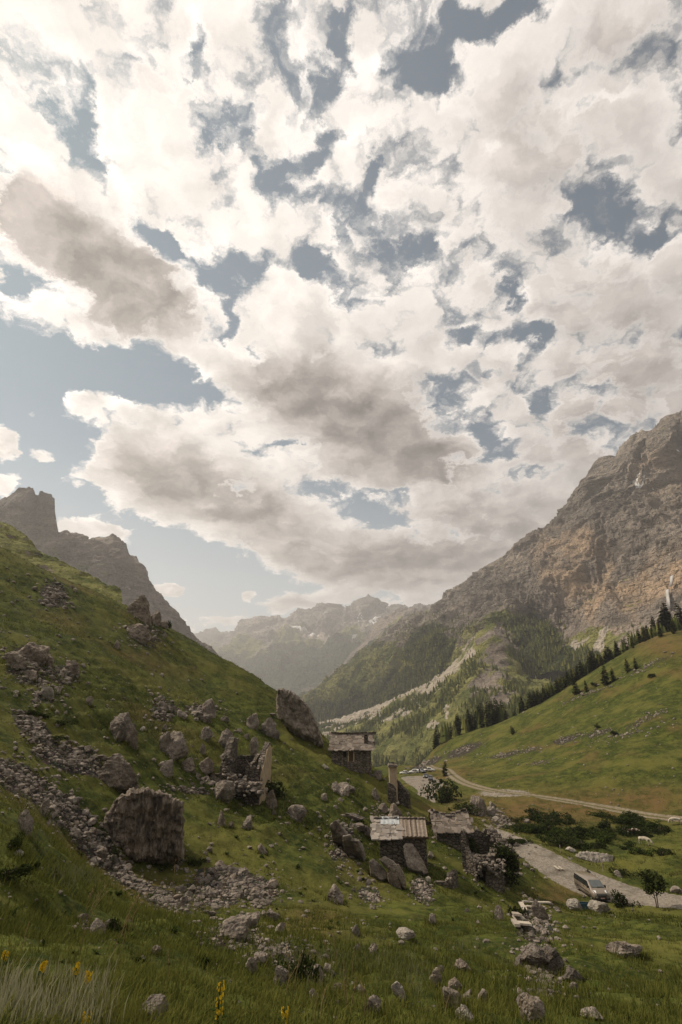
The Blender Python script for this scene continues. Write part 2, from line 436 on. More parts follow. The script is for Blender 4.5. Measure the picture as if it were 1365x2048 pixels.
def mat_ground():
    m, t, b = new_mat("meadow_ground"); p = pos(t)
    n1 = t.noise(p, .075, 6, .66); n2 = t.noise(p, .35, 5, .6); n3 = t.noise(p, 2.6, 4, .65); n4 = t.noise(p, .8, 4, .6)
    g = t.mix(t.smooth(n2, .36, .66), (.021,.032,.006), (.062,.074,.015))
    g = t.mix(t.mul(t.smooth(n4, .47, .62), .85), g, (.013,.022,.005))
    g = t.mix(t.mul(t.smooth(n1, .46, .62), .7), g, (.096,.092,.023))
    g = t.mix(t.mul(t.smooth(n3, .42, .66), .42), g, (.098,.092,.026))
    dry = attr(t, 'dry')
    g = t.mix(t.mul(dry, t.smooth(n2, .25, .6)), g, (.105,.068,.028))
    sc = attr(t, 'scree')
    v = t.voronoi(p, 2.2, 2); v2 = t.voronoi(p, 2.2, 0, feature='F1', out='Color')
    st = t.mix(t.smooth(v, .1, .62), (.16,.138,.115), (.045,.04,.032))
    st = t.mix(.35, st, v2, 'MULTIPLY')
    nn = t.noise(p, .9, 5, .62)
    f = t.smooth(t.add(sc, t.mul(t.sub(nn, .5), 1.7)), .38, .58)
    c = t.mix(f, g, st)
    rd = attr(t, 'gravel')
    n5 = t.noise(p, 3.5, 6, .7)
    gv = t.mix(t.smooth(n5, .3, .7), (.105,.090,.072), (.25,.225,.19))
    gv = t.mix(t.smooth(t.noise(p, .5, 4, .6), .55, .75), gv, (.095,.076,.052))
    gv = t.mix(t.mul(t.smooth(t.noise(p, .25, 4, .6), .5, .66), .5), gv, (.07,.06,.048))
    c = t.mix(t.smooth(t.add(rd, t.mul(t.sub(t.noise(p, .8, 5, .65), .5), 1.3)), .42, .58), c, gv)
    t.l.new(c, b.inputs['Base Color'])
    hgt = t.add(t.mul(n3, .35), t.add(t.mul(t.noise(p, 9, 3, .6), .12), t.mul(t.mul(f, t.sub(.6, v)), .6)))
    bump(t, b, hgt, .9, .35)
    b.inputs['Roughness'].default_value = 1.0; b.inputs['Specular IOR Level'].default_value = .05
    return m
M_GROUND = mat_ground()

def build_ground():
    az = np.concatenate([np.linspace(-118, -42, 70, endpoint=False), np.linspace(-42, 42, 620, endpoint=False), np.linspace(42, 118, 70)])*math.pi/180
    r = np.concatenate([np.linspace(.6, 3.5, 8, endpoint=False), np.geomspace(3.5, 290, 560, endpoint=False), np.geomspace(290, 1700, 90)])
    A, R_ = np.meshgrid(az, r)
    x = (R_*np.sin(A)).ravel(); y = (R_*np.cos(A)).ravel()+OY
    z = H(x, y)
    V = np.stack([x, y, z], 1)
    px, py, d = project(V)
    sc = scree_mask(px, py)*(d > 1)*(d < 420)
    d1, al = seg_dist(x, y, ROADC); hw = road_half(al)
    gr = 1-sstep(d1, hw-.9, hw+.9)
    d2, _ = seg_dist(x, y, TRACKC)
    tr = .30*(1-sstep(d2, 1.2, 3.0))
    tr = np.maximum(tr, .8*np.exp(-(((px-1010)/60)**2+((py-1586)/9)**2)**2))
    gr = np.maximum(gr, tr)
    dry = np.exp(-(((px-1080)/190)**2+((py-1622)/34)**2)) + .8*np.exp(-(((px-1120)/60)**2+((py-1790)/24)**2)) + .7*np.exp(-(((px-620)/70)**2+((py-1840)/30)**2)) + .7*np.exp(-(((px-900)/70)**2+((py-1545)/14)**2))+.5*np.exp(-(((px-1300)/150)**2+((py-1600)/30)**2))
    dry = dry + .9*np.exp(-(((px-1330)/60)**2+((py-1290)/26)**2))
    dry = dry + .55*sstep(fbm(V*.05, 3), .1, .4)
    o = mesh_np("ground", V, grid_faces(len(r), len(az)), M_GROUND, True, attrs={'scree': sc, 'gravel': gr, 'dry': np.clip(dry, 0, 1)})
    tag(o, kind='structure')
    return o
GROUND = build_ground()

from mathutils.bvhtree import BVHTree
def _bvh():
    me = GROUND.data; n = len(me.vertices)
    co = np.empty(n*3, np.float32); me.vertices.foreach_get('co', co)
    ix = np.empty(len(me.loops), np.int32); me.loops.foreach_get('vertex_index', ix)
    return BVHTree.FromPolygons(co.reshape(-1, 3).tolist(), ix.reshape(-1, 4).tolist())
BVH = _bvh()
def hit(px, py):
    """where the sight line through a photo point meets the ground: point, distance along the view axis"""
    d = P(px, py, 1.0); d = d/np.linalg.norm(d)
    loc, nor, i, dist = BVH.ray_cast(Vector((0, 0, 0)), Vector(d), 3000)
    if loc is None:
        v = P(px, py, 400.0); v[2] = Hs(v[0], v[1]); return v, 400.0
    v = np.array(loc); return v, float(v[1]*CP+v[2]*SP)
def hit_many(pxy): return [hit(a, b) for a, b in pxy]
def ground_z(x, y):
    loc = BVH.ray_cast(Vector((x, y, 900)), Vector((0, 0, -1)), 3000)[0]
    return loc.z if loc else Hs(x, y)

def build_track():
    """the dirt track along the foot of the right-hand slope: two ruts and a grassy middle"""
    m, t, b = new_mat("track_dirt"); p = pos(t); n = t.noise(p, 1.4, 5, .65)
    c = t.mix(t.smooth(n, .3, .7), (.12,.097,.066), (.21,.18,.135))
    g = t.smooth(t.add(attr(t, 'rut'), t.mul(t.sub(n, .5), .9)), .35, .6)
    c = t.mix(t.mul(g, .85), (.072,.062,.022), c); t.l.new(c, b.inputs['Base Color']); bump(t, b, n, .6, .06)
    L = catmull(TRACK, 26)[:, :2]; d = np.gradient(L, axis=0); d /= np.linalg.norm(d, axis=1)[:,None]; s = np.stack([-d[:,1], d[:,0]], 1)
    offs = [-1.75,-1.3,-.9,-.5,0,.5,.9,1.3,1.75]; rut = [0,.6,1,.6,.15,.6,1,.6,0]; V = []
    for q, e in zip(L, s):
        for k, o in enumerate(offs): x, y = q+e*o*1.25; V.append((x, y, ground_z(x, y)+(.07 if 0 < k < 8 else .01)))
    V = np.array(V); F = grid_faces(len(L), 9)
    tag(mesh_np("track", V, F[:, ::-1], m, True, attrs={'rut': np.tile(rut, len(L))}), kind='structure')
build_track()
# ------------------------------------------------------------------ mountains
def blob_mask(px, py, items, lo=.55, hi=1.25):
    m = np.zeros_like(px)
    for cx, cy, rx, ry, ang, s in items:
        a = rad(ang); dx, dy = px-cx, py-cy
        u = (dx*math.cos(a)+dy*math.sin(a))/rx; v = (-dx*math.sin(a)+dy*math.cos(a))/ry
        m = np.maximum(m, s*(1-sstep(np.hypot(u, v), lo, hi)))
    return m
def mat_mountain():
    m, t, b = new_mat("mountain_rock"); p = pos(t)
    scl = attr(t, 'size')        # feature size of this massif in metres
    ps = t.vmath('SCALE', p, scale=t.math('DIVIDE', 1.0, scl))
    tilt = t.mapping(ps, rot=(.5,.35,.2), scale=(1.6,1.6,9.0))
    n1 = t.noise(ps, 1.1, 6, .62); n2 = t.noise(ps, 5.5, 6, .70); st = t.noise(tilt, 1.3, 6, .65, .6)
    c = t.mix(t.smooth(n1, .36, .66), (.125,.109,.095), (.285,.245,.208))
    c = t.mix(t.mul(t.smooth(st, .45, .72), .65), c, (.095,.083,.071))
    c = t.mix(t.mul(t.smooth(n2, .50, .74), .6), c, (.33,.285,.24))
    c = t.mix(t.mul(t.smooth(n2, .48, .28), .6), c, (.075,.066,.058))
    wm = attr(t, 'warm')
    c = t.mix(t.mul(wm, t.smooth(t.noise(ps, 2.6, 5, .6), .36, .6)), c, (.40,.295,.205))
    nn = t.sub(t.noise(ps, 5.0, 6, .66), .5)
    def lay(c, name, col, k=1.3, a=.40, w=.22):
        return t.mix(t.smooth(t.add(attr(t, name), t.mul(nn, k)), a, a+w), c, col)
    gcol = t.mix(t.smooth(t.noise(ps, 3.0, 5, .6), .35, .65), (.080,.096,.028), (.22,.215,.075))  # grass tones raised to carry the far slopes' sunlight in the colour
    c = lay(c, 'grass', gcol)
    c = lay(c, 'scree', t.mix(n2, (.32,.28,.23), (.46,.41,.34)), .9)
    fcol = t.mix(t.smooth(t.voronoi(ps, 34.0, 0), .2, .75), (.055,.066,.022), (.022,.030,.012))
    c = lay(c, 'forest', fcol, 1.3)
    c = lay(c, 'snow', (.80,.80,.80), .5, .5, .08)
    t.l.new(c, b.inputs['Base Color'])
    h = t.add(t.mul(n2, .8), t.add(t.mul(st, .9), t.mul(t.noise(ps, 22, 3, .6), .30)))
    n = t.new('ShaderNodeBump'); n.inputs['Strength'].default_value = 1.0
    t.l.new(t.mul(scl, .15), n.inputs['Distance']); t.l.new(h, n.inputs['Height']); t.l.new(n.outputs[0], b.inputs['Normal'])
    b.inputs['Specular IOR Level'].default_value = .05
    return m
M_MOUNT = mat_mountain()

def massif(name, rows, nu, nv, size, amp, masks, back=(300, 900), jag=.35, seed=0., gully=1.0, ridgeamp=.25, diag=0.):
    """a mountain flank laid through surveyed crest / shelf / foot lines, with a rear face"""
    u = np.linspace(0, 1, nu); pts = []
    for row in rows:
        row = np.array(row, float)
        px = row[0,0]+(row[-1,0]-row[0,0])*u
        pts.append(P(px, np.interp(px, row[:,0], row[:,1]), np.exp(np.interp(px, row[:,0], np.log(row[:,2])))))
    pts = np.array(pts)                                  # rows, nu, 3
    w = np.linspace(0, len(rows)-1, nv)
    i = np.minimum(w.astype(int), len(rows)-2); f = (w-i)[:,None,None]
    S = pts[i]*(1-f)+pts[i+1]*f
    for _ in range(int(nv*.16)):                          # round the shelf lines off
        S[1:-1] = .25*S[:-2]+.5*S[1:-1]+.25*S[2:]
    du = np.gradient(S, axis=1); dv = np.gradient(S, axis=0)
    N = np.cross(du, dv); N /= np.linalg.norm(N, axis=-1, keepdims=True)+1e-9
    flip = np.sign((N*(-S)).sum(-1).mean()) or 1; N *= flip; N0 = flip
    for _ in range(12):
        N[:,1:-1] = .25*N[:,:-2]+.5*N[:,1:-1]+.25*N[:,2:]; N[1:-1] = .25*N[:-2]+.5*N[1:-1]+.25*N[2:]
    q = S.reshape(-1, 3)/size+seed
    qa = q*np.array([1, 1, .34])                          # buttresses run down the face
    if diag:                                              # ribs and gullies that slant down the wall
        sw = -.88*q[:,0]+.47*q[:,1]; qa = np.stack([sw+diag*q[:,2], .47*q[:,0]+.88*q[:,1], .22*q[:,2]], 1)
    r1 = ridged(qa*1.15+.22*np.stack([fbm(q*1.3, 3), fbm(q*1.3+9, 3), 0*q[:,0]], 1), 6, .52); r2 = ridged(q*np.array([4.3,4.3,2.2])+3, 5, .6); r3 = fbm(q*11+7, 4, .6)
    vv = np.repeat(np.linspace(0, 1, nv), nu)
    a = amp*(ridgeamp+(1-ridgeamp)*sstep(vv, 0, .16))*(1-.75*sstep(vv, .8, 1))
    disp = a*(gully*.80*r1+.27*r2+.09*r3)
    V = S.reshape(-1, 3)+N.reshape(-1, 3)*disp[:,None]
    V[:,2] += jag*amp*(1-sstep(vv, 0, .12))*(.5*ridged(q*3.1+1, 4, .6)+.40*ridged(q*9.3+4, 4, .65)-.25)
    px, py, d = project(V)
    G = V.reshape(nv, nu, 3)
    # true slope of the finished face
    du = np.gradient(G, axis=1); dv = np.gradient(G, axis=0); NN = np.cross(du, dv)
    NN /= np.linalg.norm(NN, axis=-1, keepdims=True)+1e-9
    up = np.abs(NN[...,2]).ravel()
    wx = fbm(q*3.3+21, 5, .62)*34; wy = fbm(q*3.3+47, 5, .62)*26
    at = masks(px+wx, py+wy, up, vv, V)
    at['size'] = np.full(len(V), size)
    # rear face
    B1 = G[0]+np.array([0, back[0], 0])+S[0]*0; out = S[0]/np.linalg.norm(S[0], axis=-1, keepdims=True); out[:,2] = 0
    B1 = G[0]+out*back[0]; B1[:,2] = G[0][:,2]-back[0]*.9
    B2 = G[0]+out*back[1]; B2[:,2] = np.minimum(G[0][:,2]-back[1]*1.0, -50)
    G2 = np.concatenate([B2[None], B1[None], G])
    for k in at: at[k] = np.concatenate([np.zeros(2*nu) if k != 'size' else np.full(2*nu, size), at[k]])
    F = grid_faces(nv+2, nu)
    if N0 < 0: F = F[:, ::-1]
    o = mesh_np(name, G2.reshape(-1, 3), F, M_MOUNT, True, attrs=at)
    tag(o, kind='structure')
    return V, at, nu
Z0 = lambda px: {k: np.zeros_like(px) for k in ('forest','grass','scree','snow','warm')}

# the great rock wall on the right and the wooded flank that runs left from it
R_ROWS = [
 [(590,1432,2300),(640,1404,2350),(700,1368,2450),(760,1324,2550),(790,1280,2600),(812,1247,2650),(835,1240,2650),(870,1238,2600),(905,1210,2500),(940,1190,2400),(965,1165,2300),(985,1148,2250),(1000,1138,2200),(1040,1115,2100),(1060,1090,2050),(1085,1075,2000),(1110,1070,1950),(1150,1048,1900),(1175,1018,1850),(1195,975,1800),(1205,940,1800),(1222,926,1780),(1235,932,1780),(1265,892,1720),(1290,872,1700),(1320,864,1680),(1345,845,1650),(1365,838,1650),(1450,800,1600),(1640,700,1500)],
 [(590,1440,2200),(700,1392,2200),(800,1315,2250),(870,1280,2150),(940,1240,2000),(1000,1205,1850),(1100,1150,1700),(1200,1080,1580),(1365,1000,1450),(1640,880,1300)],
 [(590,1450,2050),(700,1415,1950),(800,1370,1850),(870,1325,1700),(940,1290,1550),(1000,1262,1450),(1060,1280,1380),(1150,1288,1280),(1230,1275,1180),(1300,1240,1100),(1365,1195,1050),(1640,1040,900)],
 [(590,1480,1900),(700,1460,1700),(800,1430,1500),(870,1400,1350),(940,1370,1220),(1000,1365,1120),(1100,1370,980),(1200,1350,880),(1365,1290,760),(1640,1200,650)],
]
def r_masks(px, py, up, vv, V):
    a = Z0(px); n = fbm(V/260., 4)
    crest = np.interp(px, [590,700,800,870,900,940,1000], [1420,1395,1345,1310,1290,1255,1240])
    a['forest'] = np.clip(sstep(py-crest, -34, 20)*(px < 960)*(1-.8*blob_mask(px, py, [(935,1300,26,60,25,1),(965,1260,26,40,30,1)])), 0, 1)
    a['forest'] = np.maximum(a['forest'], blob_mask(px, py, [(1070,1270,60,40,15,.95),(1030,1250,30,30,0,.7),(1090,1325,80,45,-10,1),(1150,1330,60,30,-25,.9),(1000,1310,30,40,0,.6),(850,1290,60,40,-30,.9)]))
    a['forest'] = np.maximum(a['forest'], .35*(px < 960)*(py > 1225))
    a['grass'] = np.maximum(blob_mask(px, py, [(1180,1300,80,40,-25,.9),(950,1275,40,70,30,.55),(880,1300,60,20,-28,.8),(1000,1230,50,16,-35,.6),(1200,1270,40,30,0,.6)]), sstep(up, .62, .85)*.5)
    a['grass'] = np.maximum(a['grass'], .8*(px < 940)*sstep(py, 1262, 1300))
    a['scree'] = blob_mask(px, py, [(1205,1282,9,46,28,.95),(1130,1310,60,5,-42,.8),(1050,1300,40,4,40,.6),(950,1310,22,60,32,.85),(962,1322,8,22,35,.9),(965,1286,8,24,38,.9),(930,1340,22,30,25,.8),(1165,1285,40,4,-40,.6)])
    a['snow'] = blob_mask(px, py, [(1277,970,9,11,60,1),(1283,958,4,14,10,.9),(1310,974,4,3,0,1),(968,1298,5,13,40,.85),(952,1322,4,9,40,.8),(1356,894,4,3,0,1)], .6, 1.1)
    a['warm'] = np.clip(blob_mask(px, py, [(1140,1120,80,70,20,.8),(1190,1180,110,60,30,1),(1260,1210,90,60,-20,1),(1340,1160,70,70,0,1),(1320,950,60,60,0,.45),(1160,1085,30,40,20,.7)])+.25*n, 0, 1)
    return a
R_V, R_at, R_nu = massif("mountain", R_ROWS, 860, 340, 320., 110., r_masks, (500, 1500), jag=.25, seed=3.1, ridgeamp=.35, diag=.62, gully=1.25)

# rubble-crested spur in front of it
D_ROWS = [
 [(560,1472,1750),(660,1447,1650),(720,1430,1500),(800,1400,1350),(860,1372,1250),(905,1340,1180),(935,1305,1150),(960,1274,1130),(985,1254,1120),(1010,1266,1100),(1022,1300,1080),(1032,1345,1060),(1060,1372,1020),(1120,1385,950),(1240,1395,850)],
 [(560,1482,1600),(700,1456,1400),(780,1432,1230),(850,1405,1100),(910,1378,1020),(950,1350,980),(1000,1345,960),(1060,1390,900),(1240,1420,800)],
 [(560,1500,1350),(740,1470,1150),(830,1452,1000),(900,1430,900),(950,1415,850),(1000,1410,820),(1060,1425,780),(1240,1445,700)],
 [(560,1545,1050),(740,1520,950),(830,1512,820),(900,1500,700),(960,1490,620),(1060,1480,560),(1240,1460,520)],
 [(560,1640,960),(740,1610,880),(830,1600,760),(900,1590,660),(960,1580,590),(1060,1570,530),(1240,1560,490)],
]
def d_masks(px, py, up, vv, V):
    a = Z0(px); n = fbm(V/90., 4); n2 = fbm(V/220.+9, 3)
    rock = np.clip(blob_mask(px, py, [(990,1290,34,44,10,1),(985,1350,38,56,20,.9),(1000,1400,46,22,-10,.8),(955,1360,20,50,25,.6)], .2, 1.25)*(.8+1.5*n), 0, 1)
    a['forest'] = np.clip((.34+1.2*n)*(1-rock)*(1-blob_mask(px, py, [(770,1490,80,22,-8,.75),(830,1500,70,16,-6,.9),(900,1440,50,26,-25,.5),(930,1400,20,36,25,.6)]))*sstep(vv, .10, .2), 0, 1)
    a['grass'] = np.clip(.85-rock*.9, 0, 1)
    ln = np.interp(px, [r[0] for r in D_ROWS[0]], [r[1] for r in D_ROWS[0]])
    a['scree'] = np.clip((1-sstep(py-ln, 5, 22))*(px < 950)*(.75+n2)+blob_mask(px, py, [(865,1450,6,14,20,.9),(900,1420,8,20,25,.6),(720,1440,60,6,-12,.7),(805,1425,70,5,-20,.7)]), 0, 1)
    a['warm'] = rock*.15
    a['rockm'] = rock
    return a
D_V, D_at, D_nu = massif("mountain_spur", D_ROWS, 460, 160, 150., 30., d_masks, (220, 700), jag=.6, seed=8.2)

# the far range closing the valley, and the ribs in front of it
A_ROWS = [
 [(330,1292,9500),(385,1282,9300),(405,1273,9200),(425,1272,9000),(440,1281,8600),(470,1279,8000),(500,1256,7700),(520,1239,7500),(540,1238,7500),(560,1245,7500),(580,1241,7500),(592,1246,7400),(600,1238,7400),(625,1230,7300),(650,1222,7200),(672,1214,7100),(680,1220,7100),(700,1226,7000),(714,1217,7000),(725,1203,7000),(737,1188,7000),(749,1203,7000),(760,1224,6950),(770,1230,6900),(786,1232,6900),(800,1225,6700),(830,1226,6500),(860,1222,6300),(880,1214,6200),(960,1190,6000)],
 [(330,1330,7600),(450,1308,7000),(520,1282,6700),(640,1266,6500),(740,1262,6300),(850,1262,5800),(960,1240,5600)],
 [(330,1370,6200),(450,1345,5700),(560,1325,5500),(640,1330,5300),(740,1320,5100),(850,1300,4900),(960,1280,4700)],
 [(330,1440,4400),(500,1432,4200),(640,1425,3900),(800,1405,3700),(960,1380,3500)],
]
def a_masks(px, py, up, vv, V):
    a = Z0(px); n = fbm(V/700., 4)
    a['forest'] = np.clip(sstep(vv+.35*n, .52, .72)*.9, 0, 1)
    a['grass'] = np.clip(sstep(vv+.3*n, .36, .55)*.7, 0, 1)
    a['snow'] = blob_mask(px, py, [(600,1258,20,4,8,1),(628,1262,7,5,30,.9),(745,1240,7,9,20,.9),(755,1243,14,4,10,.9),(724,1232,3,8,30,.9),(705,1274,10,4,-15,.9),(650,1228,8,2,0,.8)], .6, 1.1)
    a['scree'] = np.clip(blob_mask(px, py, [(650,1275,70,14,15,.7),(740,1255,50,14,10,.6),(520,1300,50,6,-35,.6),(560,1255,30,8,0,.5)]), 0, 1)
    return a
massif("mountain_range", A_ROWS, 560, 180, 900., 300., a_masks, (1200, 2600), jag=.14, seed=5.7, ridgeamp=.0)
B_ROWS = [
 [(570,1428,3700),(640,1392,3900),(690,1350,4100),(730,1302,4250),(760,1256,4350),(785,1232,4400),(805,1220,4400),(820,1225,4300),(835,1231,4250),(850,1225,4200),(868,1221,4200),(880,1224,4150),(900,1210,4000),(940,1195,3800),(1000,1150,3500)],
 [(570,1434,3500),(690,1372,3600),(760,1300,3700),(805,1270,3700),(868,1262,3600),(1000,1230,3200)],
 [(570,1446,3100),(700,1410,3000),(800,1370,3000),(1000,1300,2800)],
]
def b_masks(px, py, up, vv, V):
    a = Z0(px); n = fbm(V/400., 4)
    a['forest'] = np.clip(sstep(vv+.4*n, .35, .6)+.3*(px < 720), 0, 1)
    a['grass'] = np.clip(.6*sstep(vv+.3*n, .2, .4), 0, 1)
    a['scree'] = blob_mask(px, py, [(790,1305,70,8,-52,.9),(740,1345,40,10,-40,.8)])
    return a
massif("mountain_rib", B_ROWS, 340, 130, 480., 120., b_masks, (600, 1500), jag=.12, seed=2.2, ridgeamp=.0)

# the grey tower and its serrated crest on the left
L_ROWS = [
 [(-220,1010,1500),(-60,1004,1500),(0,1000,1500),(18,996,1500),(24,988,1500),(36,980,1500),(60,976,1500),(67,980,1500),(70,993,1502),(76,996,1502),(79,986,1500),(92,988,1500),(104,993,1500),(109,1001,1500),(110,1030,1505),(108,1064,1510),(114,1068,1520),(130,1065,1520),(140,1070,1520),(150,1072,1520),(160,1077,1520),(176,1086,1520),(182,1080,1520),(200,1078,1520),(226,1071,1520),(238,1076,1520),(252,1092,1515),(259,1110,1510),(272,1113,1510),(278,1130,1505),(281,1152,1500),(294,1164,1500),(310,1186,1490),(332,1208,1480),(352,1232,1470),(370,1262,1460),(386,1284,1450),(420,1320,1440),(520,1420,1400)],
 [(-220,1080,1440),(0,1060,1440),(110,1085,1440),(200,1120,1440),(280,1190,1420),(350,1255,1400),(420,1335,1390),(520,1430,1360)],
 [(-220,1150,1360),(0,1130,1360),(110,1150,1350),(200,1180,1340),(280,1235,1330),(350,1290,1320),(420,1350,1310),(520,1450,1300)],
 [(-220,1400,1150),(0,1380,1150),(200,1380,1150),(350,1400,1150),(520,1500,1150)],
]
def l_masks(px, py, up, vv, V):
    a = Z0(px)
    a['grass'] = np.clip(blob_mask(px, py, [(90,1110,60,20,20,.5),(190,1150,60,30,20,.4)])+sstep(up, .7, .9)*.3, 0, 1)
    a['scree'] = blob_mask(px, py, [(200,1165,60,20,30,.45)])
    return a
massif("mountain_crag", L_ROWS, 640, 170, 190., 46., l_masks, (250, 800), jag=.42, seed=12.4, ridgeamp=.0, gully=.9)
# brown rocky shoulder between the meadow and the tower
S_ROWS = [
 [(-200,990,235),(-40,1030,228),(0,1047,225),(30,1058,222),(48,1070,220),(62,1085,218),(74,1102,215),(92,1116,212),(120,1128,208),(150,1140,205),(180,1160,200),(240,1190,190)],
 [(-200,1030,215),(0,1075,208),(80,1125,200),(150,1158,192),(240,1205,180)],
 [(-200,1200,170),(0,1170,170),(150,1200,165),(240,1240,160)],
]
def s_masks(px, py, up, vv, V):
    a = Z0(px); a['grass'] = np.clip(sstep(up, .45, .8)*.7+.25*fbm(V/14, 3)+.2, 0, 1); a['warm'] = np.full_like(px, .25); return a
massif("hill_shoulder", S_ROWS, 220, 60, 26., 3.5, s_masks, (40, 90), jag=.5, seed=1.4)

# ------------------------------------------------------------------ the air of the valley
def build_haze():
    x, y0, y1, z0, z1 = 13000., -3000., 16000., -900., 1900.
    V = [(-x,y0,z0),(x,y0,z0),(x,y1,z0),(-x,y1,z0),(-x,y0,z1),(x,y0,z1),(x,y1,z1),(-x,y1,z1)]
    F = [(0,3,2,1),(4,5,6,7),(0,1,5,4),(1,2,6,5),(2,3,7,6),(3,0,4,7)]
    m = bpy.data.materials.new("valley_air"); m.use_nodes = True
    t = NT(m.node_tree); t.n.clear()
    v = t.new('ShaderNodeVolumePrincipled'); v.inputs['Density'].default_value = 1.1e-4
    v.inputs['Color'].default_value = (.96,.97,1.0,1); v.inputs['Anisotropy'].default_value = .35
    o = t.new('ShaderNodeOutputMaterial'); t.l.new(v.outputs[0], o.inputs['Volume'])
    o = mesh_np("haze", np.array(V), np.array(F), m, False)
    tag(o, kind='stuff', label='pale valley haze thinning the far mountains', cat='haze')
build_haze()
# ------------------------------------------------------------------ vegetation
def mat_leaf(name, ca, cb, tr=.25, scale=1.2, rnd=.5):
    m = bpy.data.materials.new(name); m.use_nodes = True
    t = NT(m.node_tree); t.n.clear()
    tint = attr(t, 'tint'); r = t.new('ShaderNodeObjectInfo').outputs['Random']
    f = t.add(t.mul(tint, 1-rnd*.5), t.mul(t.sub(r, .5), rnd))
    c = t.mix(f, ca, cb)
    d = t.new('ShaderNodeBsdfDiffuse'); t.l.new(c, d.inputs[0])
    l = t.new('ShaderNodeBsdfTranslucent'); t.l.new(c, l.inputs[0])
    x = t.new('ShaderNodeMixShader'); x.inputs[0].default_value = tr
    t.l.new(d.outputs[0], x.inputs[1]); t.l.new(l.outputs[0], x.inputs[2])
    o = t.new('ShaderNodeOutputMaterial'); t.l.new(x.outputs[0], o.inputs[0])
    return m
M_NEEDLE = mat_leaf("conifer_needles", (.024,.033,.012), (.082,.092,.030))
M_LARCH = mat_leaf("larch_needles", (.030,.042,.013), (.085,.092,.028))
M_LEAF = mat_leaf("shrub_leaves", (.012,.022,.006), (.050,.068,.016))
M_LEAFD = mat_leaf("dark_shrub_leaves", (.014,.021,.007), (.050,.060,.018))
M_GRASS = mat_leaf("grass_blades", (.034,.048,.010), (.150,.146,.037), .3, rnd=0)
M_DRY = mat_leaf("dry_stems", (.16,.115,.05), (.30,.23,.12), .2, rnd=.4)
M_PALE = mat_leaf("pale_grass_blades", (.07,.08,.03), (.27,.26,.165), .3, rnd=0)
M_YEL = mat_leaf("yellow_petals", (.42,.27,.015), (.75,.52,.03), .2)
def mat_bark():
    m, t, b = new_mat("bark"); n = t.noise(objco(t), 6, 5, .6)
    t.l.new(t.mix(n, (.030,.022,.016), (.13,.10,.075)), b.inputs['Base Color']); bump(t, b, n, .6, .05); return m
M_BARK = mat_bark()

def tube(path, radii, n=7):
    path = np.asarray(path, float); V = []; F = []
    for i, (c, r) in enumerate(zip(path, radii)):
        d = path[min(i+1, len(path)-1)]-path[max(i-1, 0)]; d /= np.linalg.norm(d)+1e-9
        a = np.cross(d, [0.3, 1, .1]); a /= np.linalg.norm(a); b = np.cross(d, a)
        for k in range(n):
            th = 2*math.pi*k/n; V.append(c+r*(a*math.cos(th)+b*math.sin(th)))
    for i in range(len(path)-1):
        for k in range(n):
            F.append((i*n+k, i*n+(k+1) % n, (i+1)*n+(k+1) % n, (i+1)*n+k))
    return np.array(V), np.array(F)

def conifer_mesh(rng, wide=.2, dens=1.0, irregular=.3):
    """unit-height crown: drooping sprays in ragged whorls"""
    V, F, T = [], [], []
    nw = int(20*dens)
    lean = rng.normal(0, .015, 2)
    side = rng.uniform(0, 6.28)
    for w in range(nw):
        h = .07+.93*(w/nw)**.95; rmax = wide*(1-h)**.62*(1-.25*math.exp(-((h-.07)/.08)**2))+.012
        nb = max(4, int(rng.integers(7, 11)*(1-.45*h)))
        for k in range(nb):
            th = rng.uniform(0, 6.28)
            r = rmax*rng.uniform(.55, 1.15)*(1-irregular*.5*(1+math.cos(th-side))*rng.random())
            hh = h+rng.normal(0, .014); dr = -r*rng.uniform(.15, .55)
            o = np.array([math.cos(th), math.sin(th), 0]); s = np.array([-math.sin(th), math.cos(th), 0])
            c0 = np.array([lean[0]*h, lean[1]*h, hh])
            for j in range(3):
                f = rng.uniform(.30, 1.0); tip = c0+o*r*f+np.array([0, 0, dr*f*f])+s*rng.normal(0, .2)*r
                wv = s*(.034+.26*r)*rng.uniform(.6, 1.2); mid = c0*.45+tip*.55+np.array([0,0,.014*rng.random()])
                b = len(V); V += [c0*.8+tip*.2, mid+wv, tip, mid-wv+np.array([0,0,-.02*rng.random()])]
                F.append((b, b+1, b+2, b+3)); tt = rng.random()*.6+.4*f*rng.random(); T += [tt*.7, tt, min(1, tt*1.2), tt]
    b = len(V); V += [np.array([lean[0]+.008, lean[1], .97]), np.array([lean[0]-.008, lean[1], .97]), np.array([lean[0], lean[1], 1.02])]
    T += [.5,.5,.6]
    return np.array(V), [np.array(F), np.array([(b, b+1, b+2)])], np.array(T)
rngT = np.random.default_rng(5)
CON = []
for i in range(9):
    v, f, tt = conifer_mesh(rngT, rngT.uniform(.20, .31), rngT.uniform(1.0, 1.3), rngT.uniform(.2, .6))
    o = mesh_np("crown", v, f, M_NEEDLE if i < 7 else M_LARCH, True, attrs={'tint': tt}, link=False); CON.append(o.data)
_tv, _tf = tube([(0,0,-.06),(0,0,.12),(0,0,.6),(0,0,.97)], [.017,.014,.008,.002], 6)
TRUNK = mesh_np("trunk", _tv, _tf, M_BARK, link=False).data
def plant_tree(name, label, cat, loc, h, crown, trunk, group=None, rz=None, sx=1.0):
    e = empty(name, loc, random.uniform(0, 6.28) if rz is None else rz)
    e.scale = (h*sx, h*sx, h); tag(e, label, cat, group)
    for nm, me in (('crown', crown), ('trunk', trunk)):
        c = bpy.data.objects.new(nm, me); COL.objects.link(c); c.parent = e
    return e
def at_depth(px, py, z):
    v = P(px, py, z); return np.array([v[0], v[1], ground_z(v[0], v[1])]), z
